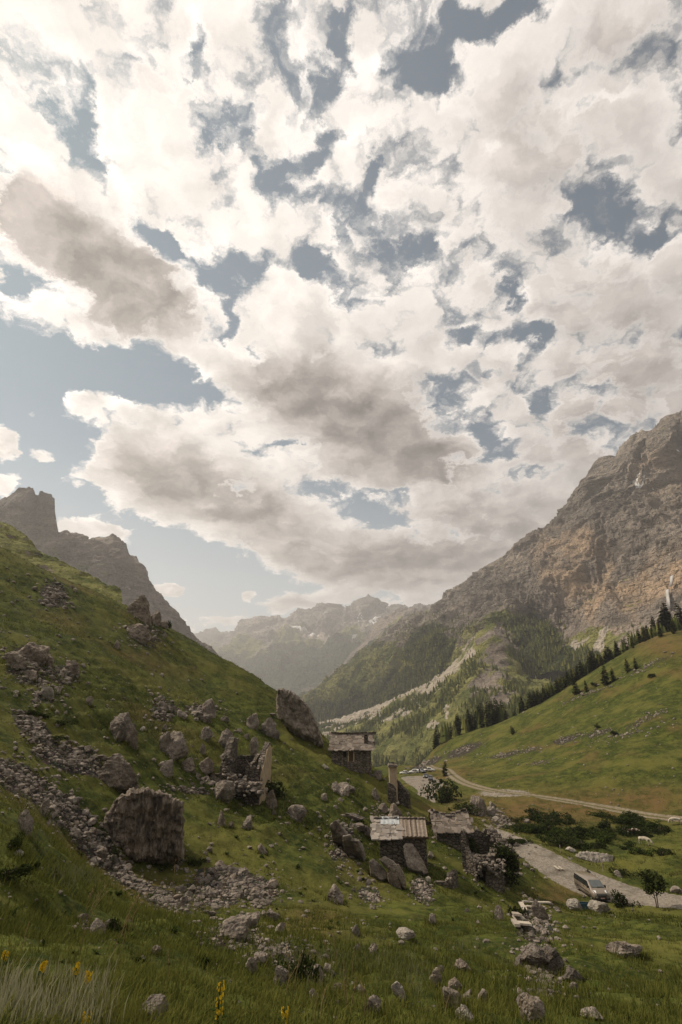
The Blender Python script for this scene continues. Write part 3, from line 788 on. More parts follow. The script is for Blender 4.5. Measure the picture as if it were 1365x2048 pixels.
RIDGE = [  # px, py of the feet, number, spread px, height px, depth (None: seen on the slope), label
 ([(846,1503),(858,1499)], 3, 3, 30, None, "pale open conifer at the lower tip of the tree row"),
 ([(872,1492),(912,1484)], 10, 5, 36, 345, "dark conifer in the close lower clump of the right-hand tree row"),
 ([(915,1478),(955,1466)], 13, 5, 40, 340, "dark conifer in the close lower clump of the right-hand tree row"),
 ([(958,1466),(1012,1456)], 19, 5, 43, 330, "tall dark conifer in the densest clump on the right-hand slope edge"),
 ([(1014,1448),(1045,1436)], 6, 3, 17, 330, "small dark conifer in the thin stretch of the right-hand tree row"),
 ([(1052,1424),(1090,1408)], 13, 4, 30, 325, "dark conifer in the middle stretch of the right-hand tree row"),
 ([(1090,1408),(1125,1392)], 11, 4, 30, 320, "dark conifer in the middle stretch of the right-hand tree row"),
 ([(1125,1385),(1175,1352)], 16, 7, 32, 325, "dark conifer in the upper wood above the meadow edge"),
 ([(1172,1345),(1215,1322)], 14, 6, 36, 330, "dark conifer in the upper wood above the meadow edge"),
 ([(1205,1318),(1250,1300)], 13, 6, 36, 335, "dark conifer in the upper wood above the meadow edge"),
 ([(1245,1300),(1300,1282)], 15, 6, 42, 340, "tall dark conifer high on the ridge below the rock wall"),
 ([(1285,1280),(1330,1262)], 12, 5, 50, 345, "tall dark conifer high on the ridge below the rock wall"),
 ([(1325,1272),(1375,1252)], 15, 6, 62, 345, "tallest dark conifer group at the right edge of the ridge"),
 ([(1228,1292),(1230,1291)], 1, 0, 30, 360, "lone spreading pine standing up from the ridge below the waterfall"),
 ([(1285,1322),(1372,1290)], 9, 8, 26, 300, "conifer scattered on the brown bank above the right meadow"),
]
SOLO = [(1153,1388,32,"bushy dark conifer standing clear at the meadow edge, left of a smaller one"),(1174,1383,23,"small conifer at the meadow edge, between a bushy conifer and a round shrub"),
 (1213,1369,38,"broad dark conifer standing forward of the tree row on the right meadow"),(1228,1362,27,"dark conifer close to the right of the broad one on the meadow edge"),
 (1256,1344,27,"slim conifer on the upper right meadow edge"),(1273,1338,23,"last small conifer towards the top of the right meadow edge"),(891,1552,28,"small dark pine beside the dirt track above the car park")]
RIDGE_XY = []
for line, n, sp, hp, dep, lab in RIDGE:
    n = n if n < 3 else int(n*1.7)
    (x0,y0),(x1,y1) = line
    for k in range(n):
        f = (k+.5)/n if n > 1 else .5
        px = x0+(x1-x0)*f+random.gauss(0, sp*1.4); py = y0+(y1-y0)*f+random.gauss(0, sp*.5)
        if dep is None: v, z = hit(px, py); z = min(z, 360)
        else: v, z = at_depth(px, py, dep+random.uniform(-14, 18))
        if z > 400: v, z = at_depth(px, py, 335)
        h = hp*z/1024*random.choice((.55,.7,.85,.95,1.05,1.15))
        i = random.randrange(7) if random.random() < .8 else random.randrange(7, 9)
        plant_tree("conifer", lab, "tree", v, h, CON[i], TRUNK, "conifers along the edge of the right-hand slope", sx=random.uniform(.95, 1.6))
for px, py, hp, lab in SOLO:
    v, z = hit(px, py); z = min(z, 330)
    plant_tree("conifer", lab, "tree", v, hp*z/1024, CON[random.randrange(7)], TRUNK, None, sx=1.5)

def forest(name, spots, hmin, hmax, mats, seed):
    """a far wood as one mass: every tree a ragged two-tier spire"""
    rng = np.random.default_rng(seed); n = len(spots); K = 5
    th = np.linspace(0, 2*math.pi, K, endpoint=False)
    tiers = [(.05,.62,.21),(.34,1.0,.145)]
    base = []; faces = []
    for z0, z1, r in tiers:
        b = len(base); base += [(r*math.cos(a), r*math.sin(a), z0) for a in th]+[(0,0,z1)]
        faces += [(b+k, b+(k+1) % K, b+K) for k in range(K)]
    base = np.array(base); faces = np.array(faces); nv = len(base)
    h = rng.uniform(hmin, hmax, n)*rng.choice([.6,.85,1,1.1], n); rot = rng.uniform(0, 6.28, n)
    jr = rng.uniform(.65, 1.3, (n, nv)); w = rng.uniform(.8, 1.3, n)
    x = base[None,:,0]*jr*w[:,None]; y = base[None,:,1]*jr*w[:,None]; z = base[None,:,2]+rng.normal(0, .02, (n, nv))
    c, s = np.cos(rot)[:,None], np.sin(rot)[:,None]
    V = np.stack([(x*c-y*s)*h[:,None], (x*s+y*c)*h[:,None], z*h[:,None]], -1)+np.asarray(spots)[:,None]
    F = (faces[None]+nv*np.arange(n)[:,None,None]).reshape(-1, 3)
    tint = np.repeat(rng.random(n), nv)*.7+.3*rng.random(n*nv)
    mi = np.repeat((rng.random(n) < .30).astype(int), len(faces))
    return mesh_np(name, V.reshape(-1, 3), F, None, False, attrs={'tint': tint}, mats=mats, mi=mi)
M_FAR = mat_leaf("far_conifers", (.040,.052,.017), (.105,.116,.038), .15, rnd=0)  # far tree colours lightened to hold the valley's sunlight
M_FARL = mat_leaf("far_larches", (.090,.105,.030), (.19,.185,.058), .15, rnd=0)
def far_spots(V, at, n, seed, gain=1.0):
    rng = np.random.default_rng(seed)
    px, py, d = project(V)
    ok = (px > 560) & (px < 1420) & (py > 1150) & (py < 1560)
    wgt = np.clip(at['forest'][-len(V):]+.7*fbm(V/75., 4)-.18, 0, 1)*ok*(1-np.clip(at['scree'][-len(V):]*1.4, 0, 1))
    i = rng.choice(len(V), n, p=wgt/wgt.sum())
    q = V[i]+rng.normal(0, 1, (n, 3))*np.array([4, 4, 0]); q[:,2] -= .6
    return q
_sp = far_spots(D_V, D_at, 14000, 1)
_sr = far_spots(R_V, R_at, 20000, 2)
_vr = np.random.default_rng(4); _x = _vr.uniform(20, 330, 5000); _y = _vr.uniform(430, 980, 5000)
_m = (fbm(np.stack([_x, _y, 0*_x], 1)/70., 3) > .02); _x, _y = _x[_m], _y[_m]
_sv = np.stack([_x, _y, H(_x, _y)-.3], 1)
_px = np.concatenate([_vr.uniform(1040, 1420, 2100), _vr.uniform(880, 1010, 240)]); _dz = _vr.uniform(322, 385, len(_px))
_py = np.interp(_px, [880,1000,1060,1120,1200,1300,1420], [1478,1450,1425,1395,1345,1300,1262])
_q = P(_px, _py, _dz); _sb = np.stack([_q[:,0], _q[:,1], H(_q[:,0], _q[:,1])-.4], 1)
fo = forest("forest", np.concatenate([_sp, _sr, _sv[:1800], _sb]), 6, 12, [M_FAR, M_FARL], 9)
tag(fo, "mixed conifer and larch forest clothing the far valley slopes", "forest", kind='stuff')

# ---- shrubs
def bush_mesh(rng, n=260, leaf=.16, flat=1.0, lobes=7, upright=0.0):
    C = rng.normal(0, .36, (lobes, 3)); C[:,2] = np.abs(C[:,2])*.75*flat+.12; R = rng.uniform(.22, .42, lobes)
    V, F, T = [], [], []
    for _ in range(n):
        k = rng.integers(lobes); d = rng.normal(size=3); d /= np.linalg.norm(d)
        c = C[k]+d*R[k]*rng.uniform(.55, 1.1)*np.array([1, 1, flat])
        if c[2] < .0: c[2] = abs(c[2])*.4
        a = rng.normal(size=3); a /= np.linalg.norm(a); b = np.cross(a, d+rng.normal(0, .4, 3)); b /= np.linalg.norm(b)+1e-9
        s = leaf*rng.uniform(.5, 1.2); a = a*s*(1-upright)+np.array([0,0,s*1.5])*upright
        q = len(V); V += [c-a*.5, c+b*s*.4, c+a*.6, c-b*s*.35]; F.append((q, q+1, q+2, q+3))
        tt = np.clip(rng.normal(.45, .2)+.12*rng.random(), 0, 1); T += [tt*.8, tt, tt, tt]
    return np.array(V), np.array(F), np.array(T)
BUSH = []
for i in range(6):
    v, f, tt = bush_mesh(rngT, 760, .135, .8+.1*(i % 3), 6+i)
    BUSH.append((mesh_np("foliage", v, f, M_LEAF, True, attrs={'tint': tt}, link=False).data, mesh_np("foliage", v, f, M_LEAFD, True, attrs={'tint': tt}, link=False).data))
def stems_mesh(rng, n=6, h=.6):
    Vs, Fs, o = [], [], 0
    for k in range(n):
        th = rng.uniform(0, 6.28); e = np.array([math.cos(th)*.35, math.sin(th)*.35, h])*rng.uniform(.6, 1.1)
        v, f = tube([(0,0,-.15), e*.4+[0,0,.05], e], [.035,.024,.010], 5); Vs.append(v); Fs.append(f+o); o += len(v)
    return np.concatenate(Vs), np.concatenate(Fs)
_v, _f = stems_mesh(rngT); STEMS = mesh_np("stem", _v, _f, M_BARK, link=False).data
def plant_bush(name, label, cat, px, py, w, h, dark=False, group=None, dep=None):
    v, z = hit(px, py) if dep is None else at_depth(px, py, dep)
    e = empty(name, v, random.uniform(0, 6.28)); W = w*z/1024; Hh = h*z/1024
    e.scale = (W/1.35, W/1.35, Hh/1.05); tag(e, label, cat, group)
    k = random.randrange(6)
    for nm, me in (('foliage', BUSH[k][1 if dark else 0]), ('stem', STEMS)):
        c = bpy.data.objects.new(nm, me); COL.objects.link(c); c.parent = e
    return e
plant_bush("bush", "dense dark green bush against the tan wall of the roofless ruin", "bush", 550, 1592, 50, 48, True)
plant_bush("bush", "rounded olive bush on the bank below the small pine and the car park", "bush", 888, 1606, 60, 48, True)
plant_bush("bush", "low bush trailing from the olive bush down towards the sagging roof", "bush", 935, 1628, 44, 26, True)
plant_bush("bush", "dark bush growing inside the ruined walls beside the thin pillar", "bush", 945, 1705, 34, 40, True)
plant_bush("bush", "small dark bush left of the pale horizontal boards", "bush", 1033, 1830, 22, 28, True)
plant_bush("bush", "dark spiky bush on the near grassy bank below the scree", "bush", 233, 1878, 34, 46, True)
plant_bush("bush", "large dark juniper among the loose stones at the bottom centre", "bush", 588, 1970, 58, 74, True)
plant_bush("bush", "feathery shrub on the verge in front of the van", "bush", 1240, 1812, 40, 26, True)
plant_bush("bush", "low shrub on the far verge of the road behind the van", "bush", 1248, 1748, 30, 16, True)
plant_bush("bush", "tiny dark bush on the slope right of the stone hut with chimney", "bush", 757, 1514, 13, 9, True)
plant_bush("bush", "pale scrubby bush on the bank behind the parked cars, larger of two", "bush", 819, 1525, 14, 15, False)
plant_bush("bush", "smaller scrubby bush on the bank behind the parked cars", "bush", 830, 1526, 9, 10, False)
plant_bush("bush", "wind-bent bush beside the jagged rocks on the left skyline", "bush", 331, 1256, 14, 22, False)
plant_bush("bush", "round shrub between conifers at the right meadow edge", "bush", 1193, 1373, 13, 12, True)
plant_bush("bush", "solitary round shrub on the high right meadow", "bush", 1303, 1356, 15, 13, True)
plant_bush("bush", "dark shrub among grey stones in the middle of the right meadow", "bush", 1231, 1470, 17, 12, True)
plant_bush("bush", "leaning little shrub left of the grey stones on the right meadow", "bush", 1196, 1456, 12, 9, True)
plant_bush("bush", "solitary dark shrub low on the right meadow below the densest trees", "bush", 1026, 1469, 12, 16, True)
for k, (px, py, w, h) in enumerate([(90,1435,34,16),(120,1450,40,18),(60,1430,22,12),(105,1480,30,14),(30,1700,40,30),(12,1760,60,36),(60,1745,34,24),(225,1720,26,24),(350,1725,46,24),(385,1730,30,20),(330,1735,36,16)]):
    plant_bush("juniper", ["low dark juniper in the upper scree on the left", "dark leafy clump on the near left bank", "dark clump at the foot of the huge striated boulder"][0 if k < 4 else 1 if k < 7 else 2], "juniper", px, py, w, h, True, ["junipers in the upper scree","leafy clumps on the near bank","clumps at the boulder foot"][0 if k < 4 else 1 if k < 7 else 2])
rb = random.Random(3)
for k in range(72):
    while True:
        px = rb.uniform(1015, 1345); py = rb.uniform(1632, 1722)
        if ((px-1150)/170)**2+((py-1664)/38)**2 < 1 or rb.random() < .10: break
    if py > 1694 and px < 1150: py -= 30
    s = rb.uniform(.6, 1.25)
    plant_bush("shrub", "dark green shrub in the thicket on the valley floor beyond the road", "shrub", px, py, 32*s, 17*s, rb.random() < .55, "shrubs of the valley floor thicket")

def leaf_tree(name, label, px, py, h_px, w_px, trunks, seed, dep=None, n=900, low=.30):
    rng = np.random.default_rng(seed); v, z = hit(px, py) if dep is None else at_depth(px, py, dep)
    Hh = h_px*z/1024; W = w_px*z/1024
    e = empty(name, v); tag(e, label, "tree")
    Vs, Fs, o, tips = [], [], 0, []
    for dx, dy in trunks:
        top = np.array([dx*2.2, dy, Hh*.8]); pth = [np.array([dx*.5,dy*.5,-.3]), np.array([dx,dy,Hh*.3]), top*.7+np.array([.05,0,0]), top]
        vv, ff = tube(pth, [.07,.055,.035,.012], 7); Vs.append(vv); Fs.append(ff+o); o += len(vv)
        for k in range(7):
            f = rng.uniform(low, .9); b = np.array([dx*(1+f), dy, Hh*f*.85]); th = rng.uniform(0, 6.28)
            t_ = b+np.array([math.cos(th)*W*.42, math.sin(th)*W*.42, Hh*.16])*rng.uniform(.5, 1)
            vv, ff = tube([b, (b+t_)/2+[0,0,.05], t_], [.03,.018,.008], 5); Vs.append(vv); Fs.append(ff+o); o += len(vv); tips.append(t_)
        tips.append(top)
    mesh_np("trunk", np.concatenate(Vs), np.concatenate(Fs), M_BARK, parent=e)
    V, F, T = [], [], []
    for _ in range(n):
        c = tips[rng.integers(len(tips))]+rng.normal(0, 1, 3)*np.array([W*.12, W*.12, Hh*.085])
        c[2] = max(c[2], Hh*low*.8)
        a = rng.normal(size=3); a /= np.linalg.norm(a); b = np.cross(a, rng.normal(size=3)); b /= np.linalg.norm(b)
        s = rng.uniform(.10, .24); q = len(V); V += [c-a*s, c+b*s*.55, c+a*s, c-b*s*.55]; F.append((q, q+1, q+2, q+3)); tt = rng.random(); T += [tt*.8,tt,tt,tt]
    mesh_np("crown", np.array(V), np.array(F), M_LEAFD, attrs={'tint': np.array(T)}, parent=e)
    return e
leaf_tree("young_tree", "young tree with two thin bare trunks on the near verge of the road", 1316, 1816, 62, 46, [(-.12,0),(.18,.1)], 4, n=1100, low=.42)
leaf_tree("leafy_tree", "tall bushy green tree at the right end of the ruined walls", 1016, 1775, 74, 50, [(-.1,0),(.1,.1),(0,-.1)], 5, n=1700, low=.12)
# ------------------------------------------------------------------ rocks
def mat_rock(name="grey_rock", ca=(.105,.090,.076), cb=(.275,.238,.203), scale=1.0, lich=.4):
    m, t, b = new_mat(name); p = pos(t); r = t.new('ShaderNodeObjectInfo').outputs['Random']
    n1 = t.noise(p, .7*scale, 5, .62); n2 = t.noise(p, 2.4*scale, 6, .70); n3 = t.noise(p, 10*scale, 4, .62)
    c = t.mix(t.smooth(n1, .33, .68), ca, cb)
    c = t.mix(t.mul(t.smooth(n2, .53, .70), .55), c, (.33,.295,.26))
    c = t.mix(t.mul(t.smooth(n2, .47, .32), .65), c, (.052,.045,.039))
    c = t.mix(t.mul(t.smooth(t.noise(p, 2.3*scale, 4, .6), .54, .70), lich), c, (.15,.115,.06))
    v = t.voronoi(t.vmath('ADD', p, t.vmath('SCALE', t.noise(p, 1.5*scale, 3, .5, out=1), scale=.7)), 1.1*scale, 1, feature='DISTANCE_TO_EDGE')
    crack = t.smooth(v, .0, .05)
    c = t.mix(t.mul(t.sub(1.0, crack), t.mul(t.smooth(n1, .45, .65), .45)), c, (.03,.026,.022))
    c = t.mix(1.0, c, t.mix(r, (.78,.78,.78), (1.22,1.20,1.18)), 'MULTIPLY')
    t.l.new(c, b.inputs['Base Color'])
    h = t.add(t.mul(n2, .7), t.add(t.mul(n3, .25), t.mul(crack, .10)))
    bump(t, b, h, 1.0, .34/scale)
    return m
M_ROCK = mat_rock()
M_ROCKS = mat_rock("grey_rubble", (.085,.074,.063), (.235,.205,.176), 1.6, .2)
M_BIG = mat_rock("weathered_rock", (.105,.087,.071), (.28,.235,.19), 1.0, .5)
def mat_fluted():
    m, t, b = new_mat("fluted_rock"); p = pos(t); q = t.vmath('MULTIPLY', p, (1,1,.30))
    n1 = t.noise(q, 1.7, 6, .66); n2 = t.noise(q, 5.0, 5, .65); n3 = t.noise(p, .6, 4, .6)
    c = t.mix(t.smooth(n1, .36, .64), (.075,.060,.048), (.27,.225,.18))
    c = t.mix(t.mul(t.smooth(n2, .52, .68), .55), c, (.36,.315,.265)); c = t.mix(t.mul(t.smooth(n2, .46, .33), .7), c, (.040,.034,.028))
    c = t.mix(t.mul(t.smooth(n3, .52, .66), .45), c, (.19,.135,.075))
    t.l.new(c, b.inputs['Base Color']); bump(t, b, t.add(n1, t.mul(n2, .5)), 1.0, .6); return m
M_FLUTE = mat_fluted()
M_PALER = mat_rock("pale_rock", (.19,.17,.145), (.36,.33,.285), 1.4, .12)

BASES = []          # feet of the rocks, for the grass that grows up round them
_ico = {}
def ico(sub):
    if sub not in _ico:
        bm = bmesh.new(); bmesh.ops.create_icosphere(bm, subdivisions=sub, radius=1)
        bm.verts.ensure_lookup_table()
        _ico[sub] = (np.array([v.co[:] for v in bm.verts]), np.array([[v.index for v in f.verts] for f in bm.faces])); bm.free()
    return _ico[sub]
def rock_shape(rng, sub=3, planes=11, rough=.10, fine=.04, grain=None, flat_bottom=True):
    """a broken block: cut by random planes, then weathered; unit half-size"""
    D, F = ico(sub)
    N = rng.normal(size=(planes, 3)); N /= np.linalg.norm(N, axis=1)[:,None]; dd = rng.uniform(.55, 1.0, planes)
    dots = D@N.T
    r = np.min(np.where(dots > .05, dd[None]/np.maximum(dots, .05), 9), 1)
    r = np.minimum(r, 1.45)
    V = D*r[:,None]
    V /= (V.max(0)-V.min(0))/2; V -= (V.max(0)+V.min(0))/2
    s = rng.uniform(0, 90)
    q = V*np.array([1.3,1.3,1.3])+s
    n = fbm(q, 4)*rough*1.8 + fbm(q*4, 3, .6)*fine*1.8 + (ridged(V*np.array([2.2,2.2,4.5])+s+3, 5, .62)-.3)*.12*(sub >= 3)
    if grain is not None:            # fluted or layered along an axis
        g = np.array(grain)
        n = n+ridged(V*g+s, 5, .6)*.11+ridged(V*g*2.7+s+5, 4, .6)*.05
    V = V+D*n[:,None]
    return V, F
def fix_box(V, w, d, h):
    V = V-(V.max(0)+V.min(0))/2; V = V/(V.max(0)-V.min(0))*np.array([w, d, h]); V[:,2] += h/2; return V
def rock(px, py, w, h, label, seed, group=None, sub=4, sink=.28, depth=.8, mat=None, name="rock", cat="rock", planes=8, rough=.15, fine=.07, grain=None, roll=0., dep=None, shape=None, smooth=None):
    """px, py: foot of the rock in the photo; w, h: its size there in px"""
    rng = np.random.default_rng(seed)
    v, z = hit(px, py) if dep is None else at_depth(px, py, dep)
    W, Hh = w*z/1024, h*z/1024/(1-sink)
    if shape is None: V, F = rock_shape(rng, sub, planes, rough, fine, grain)
    else: V, F = shape
    V = V.copy(); a = rad(roll)
    if roll: x, zz = V[:,0].copy(), V[:,2].copy(); V[:,0] = x*math.cos(a)-zz*math.sin(a); V[:,2] = x*math.sin(a)+zz*math.cos(a)
    V = fix_box(V, W, W*depth, Hh); V[:,2] -= sink*Hh
    th = math.atan2(-v[0], v[1]); c, s = math.cos(th), math.sin(th)
    x, y = V[:,0].copy(), V[:,1]+W*depth*.35
    V[:,0] = x*c-y*s; V[:,1] = x*s+y*c
    o = mesh_np(name, V, F, mat or M_ROCK, smooth=(sub >= 5) if smooth is None else smooth)
    o.location = v
    BASES.append((v, W, th, depth))
    tag(o, label, cat, group); return o
def hull_rock(pts, label, mat=None, cuts=4, disp=.12, grain=None, name="rock", cat="rock", seed=0, it=2):
    """pts: (px, py, dist) corners of the block in the photo; broken up and weathered"""
    W = np.array([P(*p) for p in pts]); L0 = max(np.ptp(W, axis=0)); zc = W[:,2].min()+.40*np.ptp(W[:,2])
    W = np.concatenate([W, W[W[:,2] < zc]*1.0+np.array([0, .30, -.22])*L0]); c = W.mean(0)
    bm = bmesh.new(); vs = [bm.verts.new(w-c) for w in W]
    r = bmesh.ops.convex_hull(bm, input=vs)
    bmesh.ops.delete(bm, geom=[v for v in bm.verts if not v.link_faces], context='VERTS')
    bmesh.ops.triangulate(bm, faces=bm.faces)
    L = max(np.ptp(W, axis=0))
    for _ in range(7):
        es = [e for e in bm.edges if e.calc_length() > L/(cuts*9)]
        if not es or len(bm.verts) > 12000: break
        bmesh.ops.subdivide_edges(bm, edges=es, cuts=1, use_grid_fill=False); bmesh.ops.triangulate(bm, faces=bm.faces)
    for _ in range(it): bmesh.ops.smooth_vert(bm, verts=bm.verts, factor=.5, use_axis_x=True, use_axis_y=True, use_axis_z=True)
    bm.normal_update()
    bm.verts.ensure_lookup_table()
    V = np.array([v.co[:] for v in bm.verts]); N = np.array([v.normal[:] for v in bm.verts]); F = np.array([[v.index for v in f.verts] for f in bm.faces]); bm.free()
    q = V/L*3+seed
    n = fbm(q, 4)*1.0+ridged(q*3.1, 5, .6)*.5-.2
    if grain is not None: n = n+ridged(V/L*np.array(grain)+seed, 5, .6)*.9+ridged(V/L*np.array(grain)*2.9+seed, 4, .6)*.45-.4
    V = V+N*((n-n.mean()-.35*n.std())*disp*L*.5)[:,None]
    o = mesh_np(name, V, F, mat or M_ROCK, True); o.location = c; tag(o, label, cat)
    lo = V[:,2] < V[:,2].min()+.5*np.ptp(V[:,2]); m = (V[lo].max(0)+V[lo].min(0))/2+c; e = np.ptp(V[lo], axis=0); BASES.append((np.array([m[0], m[1], 0]), e[0]*.95, 0.0, .55))
    return o

def D(px, py): return hit(px, py)[1]
# -- the landmarks
z = D(290,1722)
hull_rock([(212,1640,z),(228,1600,z+.5),(262,1585,z+.5),(300,1582,z+.6),(333,1586,z+.7),(362,1608,z+.8),(363,1660,z+.6),(352,1700,z+.2),(330,1712,z-.2),(270,1722,z-.6),(220,1705,z-.2),(205,1670,z),
           (225,1620,z+5),(270,1590,z+5.5),(330,1592,z+5.5),(360,1620,z+4.5),(350,1700,z+3),(230,1700,z+3)], "huge dark boulder with vertical flutes beside the scree run", M_FLUTE, 7, .17, (5,5,1.1), "boulder", "boulder", 3, 0)
z = D(225,1572)
hull_rock([(175,1565,z-.3),(190,1545,z),(225,1505,z+.8),(240,1505,z+1.2),(262,1530,z+.5),(270,1552,z),(258,1570,z-.5),(245,1575,z-.6),(205,1572,z-.6),(185,1568,z+2.5),(235,1510,z+3.5),(265,1560,z+3)], "pyramid-shaped slab boulder above the huge fluted one", M_BIG, 6, .10, (3,3,6), "boulder", "boulder", 7)
z = D(600,1478)
hull_rock([(555,1378,z+2),(563,1377,z+2),(585,1385,z+1.2),(605,1400,z+.8),(628,1432,z),(640,1462,z-1),(648,1487,z-1.5),(644,1490,z-1.5),(620,1474,z-1),(590,1452,z),(556,1432,z+1),(552,1400,z+2),
           (560,1380,z+7),(590,1392,z+7),(625,1432,z+5),(640,1470,z+3),(560,1440,z+6)], "great pointed grey slab rising above the stone hut with the chimney", M_ROCK, 7, .12, (7,7,1.6), "boulder", "boulder", 11)
z = D(287,1242)
hull_rock([(253,1215,z),(262,1208,z),(275,1203,z+1),(283,1189,z+1),(290,1188,z+1),(297,1200,z+1),(298,1222,z),(300,1242,z-.5),(290,1246,z-1),(262,1232,z-1),(254,1222,z-.5),(265,1225,z+4),(290,1200,z+4),(298,1236,z+4)], "jagged horned rock on the left skyline", M_BIG, 5, .10, (2,2,5), "boulder", "boulder", 2)
rock(308,1250,26,30,"squat block just right of the horned rock on the skyline",21,sub=4,mat=M_BIG,rough=.16)
rock(326,1256,22,16,"low rounded stone at the right end of the skyline rocks",22,sub=4,mat=M_BIG)
rock(276,1283,50,38,"layered brown rock below the horned skyline rock",23,sub=4,mat=M_BIG,grain=(1.5,1.5,6),roll=-20)
rock(233,1297,14,18,"small brown rock to the left of the layered skyline rock",24,mat=M_BIG)
rock(58,1328,66,46,"broad broken outcrop on the upper left slope",25,sub=4,mat=M_BIG,rough=.2,fine=.09,grain=(3,3,4))
rock(28,1336,44,34,"brown left shoulder of the broken outcrop, next to the picture's left edge",26,sub=4,mat=M_BIG,rough=.2)
rock(62,1344,30,12,"flat pale ledge under the broken outcrop",27,sub=4,planes=8)
rock(60,1358,26,18,"rounded block below the flat pale ledge",28,sub=4,mat=M_BIG)
rock(88,1330,34,30,"dark right shoulder of the broken outcrop",29,sub=4,mat=M_BIG,rough=.2)
rock(142,1348,26,28,"crumbling rock heap right of the broken outcrop",30,sub=4,mat=M_BIG,rough=.22,fine=.1)
rock(92,1398,28,24,"tilted pale slab standing alone above the scree",31,sub=4,planes=7,roll=35,mat=M_PALER)
rock(112,1386,18,14,"small block leaning on the tilted pale slab",32)
rock(178,1411,13,18,"little upright stone alone on the grass above the tall knobbly rock",33,sub=4)
rock(104,1419,7,9,"white square stone above the scree, left of two",34,mat=M_PALER,planes=6)
rock(131,1428,8,7,"white square stone above the scree, right of two",35,mat=M_PALER,planes=6)
rock(32,1388,11,8,"pale flat stone on the grass at the far left",36,mat=M_PALER,planes=7)
rock(240,1488,52,60,"tall knobbly rock with a grassy right side",37,sub=5,mat=M_ROCK,rough=.18,fine=.09,grain=(2,2,3),sink=.1)
rock(262,1494,26,40,"dark buttress on the right of the tall knobbly rock",38,sub=4,mat=M_BIG,grain=(4,4,1))
rock(345,1518,52,52,"tilted rock split into leaning plates",39,sub=5,grain=(5,5,1.5),roll=25,rough=.14,sink=.1)
rock(328,1506,24,40,"grey plate leaning on the left of the split rock",40,sub=4,grain=(5,5,1),roll=25)
rock(367,1512,20,20,"low block at the right foot of the split rock",41)
rock(332,1552,28,30,"pointed pale stone below the split rock",42,sub=4,planes=7,roll=20)
rock(322,1536,16,12,"small stone capping the pointed pale stone",43)
rock(372,1542,40,26,"grassy-topped low outcrop, left half",44,sub=4,mat=M_BIG,rough=.16)
rock(408,1546,42,28,"grassy-topped low outcrop, right half",45,sub=4,mat=M_BIG,rough=.16)
rock(412,1483,28,28,"pale cracked rock up-slope of the roofless ruin",46,sub=4,rough=.2,fine=.1)
rock(405,1509,14,20,"narrow stone below the pale cracked rock",47)
rock(418,1432,30,34,"upright fluted rock over a spill of stones",48,sub=4,grain=(5,5,1),rough=.15)
rock(412,1446,26,18,"block at the foot of the upright fluted rock",49)
rock(364,1436,24,16,"flat-topped block at the left of the stone spill",50)
rock(392,1434,30,12,"stone slab in the middle of the stone spill",51)
rock(326,1420,22,18,"heap block on the mid slope, left",52,rough=.2)
rock(337,1424,18,13,"heap block on the mid slope, right",53)
rock(329,1462,13,13,"small rounded stone under the mid slope heap",54)
rock(286,1464,18,11,"pale pair stone beside the tall knobbly rock",55,mat=M_PALER)
rock(450,1444,18,12,"small stone pair above the ruin, with a dark cleft",56)
rock(448,1607,46,42,"smooth rounded boulder below the ruin's left end",57,sub=5,rough=.07,fine=.02,grain=(2,2,5),sink=.12)
rock(592,1642,44,28,"grey rock with a pointed right end on the open grass",58,sub=4,rough=.12)
rock(495,1660,20,26,"leaning stone on the open grass below the rounded boulder",59,sub=4,roll=30)
rock(443,1652,18,28,"dark rough stump of rock left of the leaning stone",60,sub=4,mat=M_BIG,rough=.2)
rock(462,1657,12,12,"small dark stone next to the rock stump",61,mat=M_BIG)
rock(543,1618,24,34,"long brown stone lying below the bush at the ruin",62,sub=4,roll=-40,mat=M_BIG,depth=.6)
rock(549,1630,9,9,"little stone at the lower end of the long brown stone",63)
rock(526,1708,22,18,"square grey stone on the grass left of centre",64,sub=4,planes=8)
rock(504,1458,28,30,"rock tilted over above the ruin, left of a pair",65,sub=4,rough=.16,roll=-25)
rock(538,1473,34,36,"split rock above the ruin, right of a pair",66,sub=4,rough=.2,grain=(2,2,4))
rock(551,1478,20,18,"low knob at the right foot of the split rock pair",67)
rock(479,1466,11,9,"small stone directly above the ruin",68)
rock(493,1478,13,11,"small round stone above the ruin's gap",69)
rock(452,1500,32,40,"knobbly outcrop that the ruin's left wall is built against",70,sub=5,rough=.2,fine=.08,sink=.1)
rock(508,1510,18,34,"thin pale tooth of rock behind the roofless ruin",71,sub=4,planes=7,roll=10,depth=.5)
# slabs about the middle hut
for q in [((660,1650),(672,1640),(690,1665),(700,1690),(692,1702),(670,1690),"grey slab at the head of the leaning slab group",72),
          ((685,1672),(700,1670),(708,1690),(712,1712),(700,1716),(690,1700),"upright plate in the leaning slab group",73),
          ((702,1680),(716,1682),(726,1704),(728,1722),(716,1722),(706,1706),"smaller plate in the leaning slab group",74)]:
    z = D(q[4][0], q[4][1]+4); hull_rock([(*p, z+.3*i) for i, p in enumerate(q[:6])]+[(p[0]+4, p[1]-2, z+1.8) for p in q[:6]], q[6], None, 4, .07, (3,3,5), seed=q[7])
z = D(760,1758); hull_rock([(738,1722,z),(748,1716,z+.4),(768,1736,z),(775,1746,z-.2),(773,1757,z-.4),(762,1760,z-.5),(742,1744,z-.2),(745,1724,z+1.5),(770,1745,z+1.4)], "smooth flat-faced slab, foremost of the leaning slabs", M_ROCK, 4, .03, seed=75)
z = D(800,1775); hull_rock([(757,1718,z+.6),(770,1712,z+.8),(788,1722,z+.6),(800,1735,z+.2),(790,1742,z),(768,1732,z+.4),(775,1720,z+2),(795,1738,z+1.6)], "slab bridging behind the smooth flat-faced slab", M_ROCK, 4, .05, seed=76)
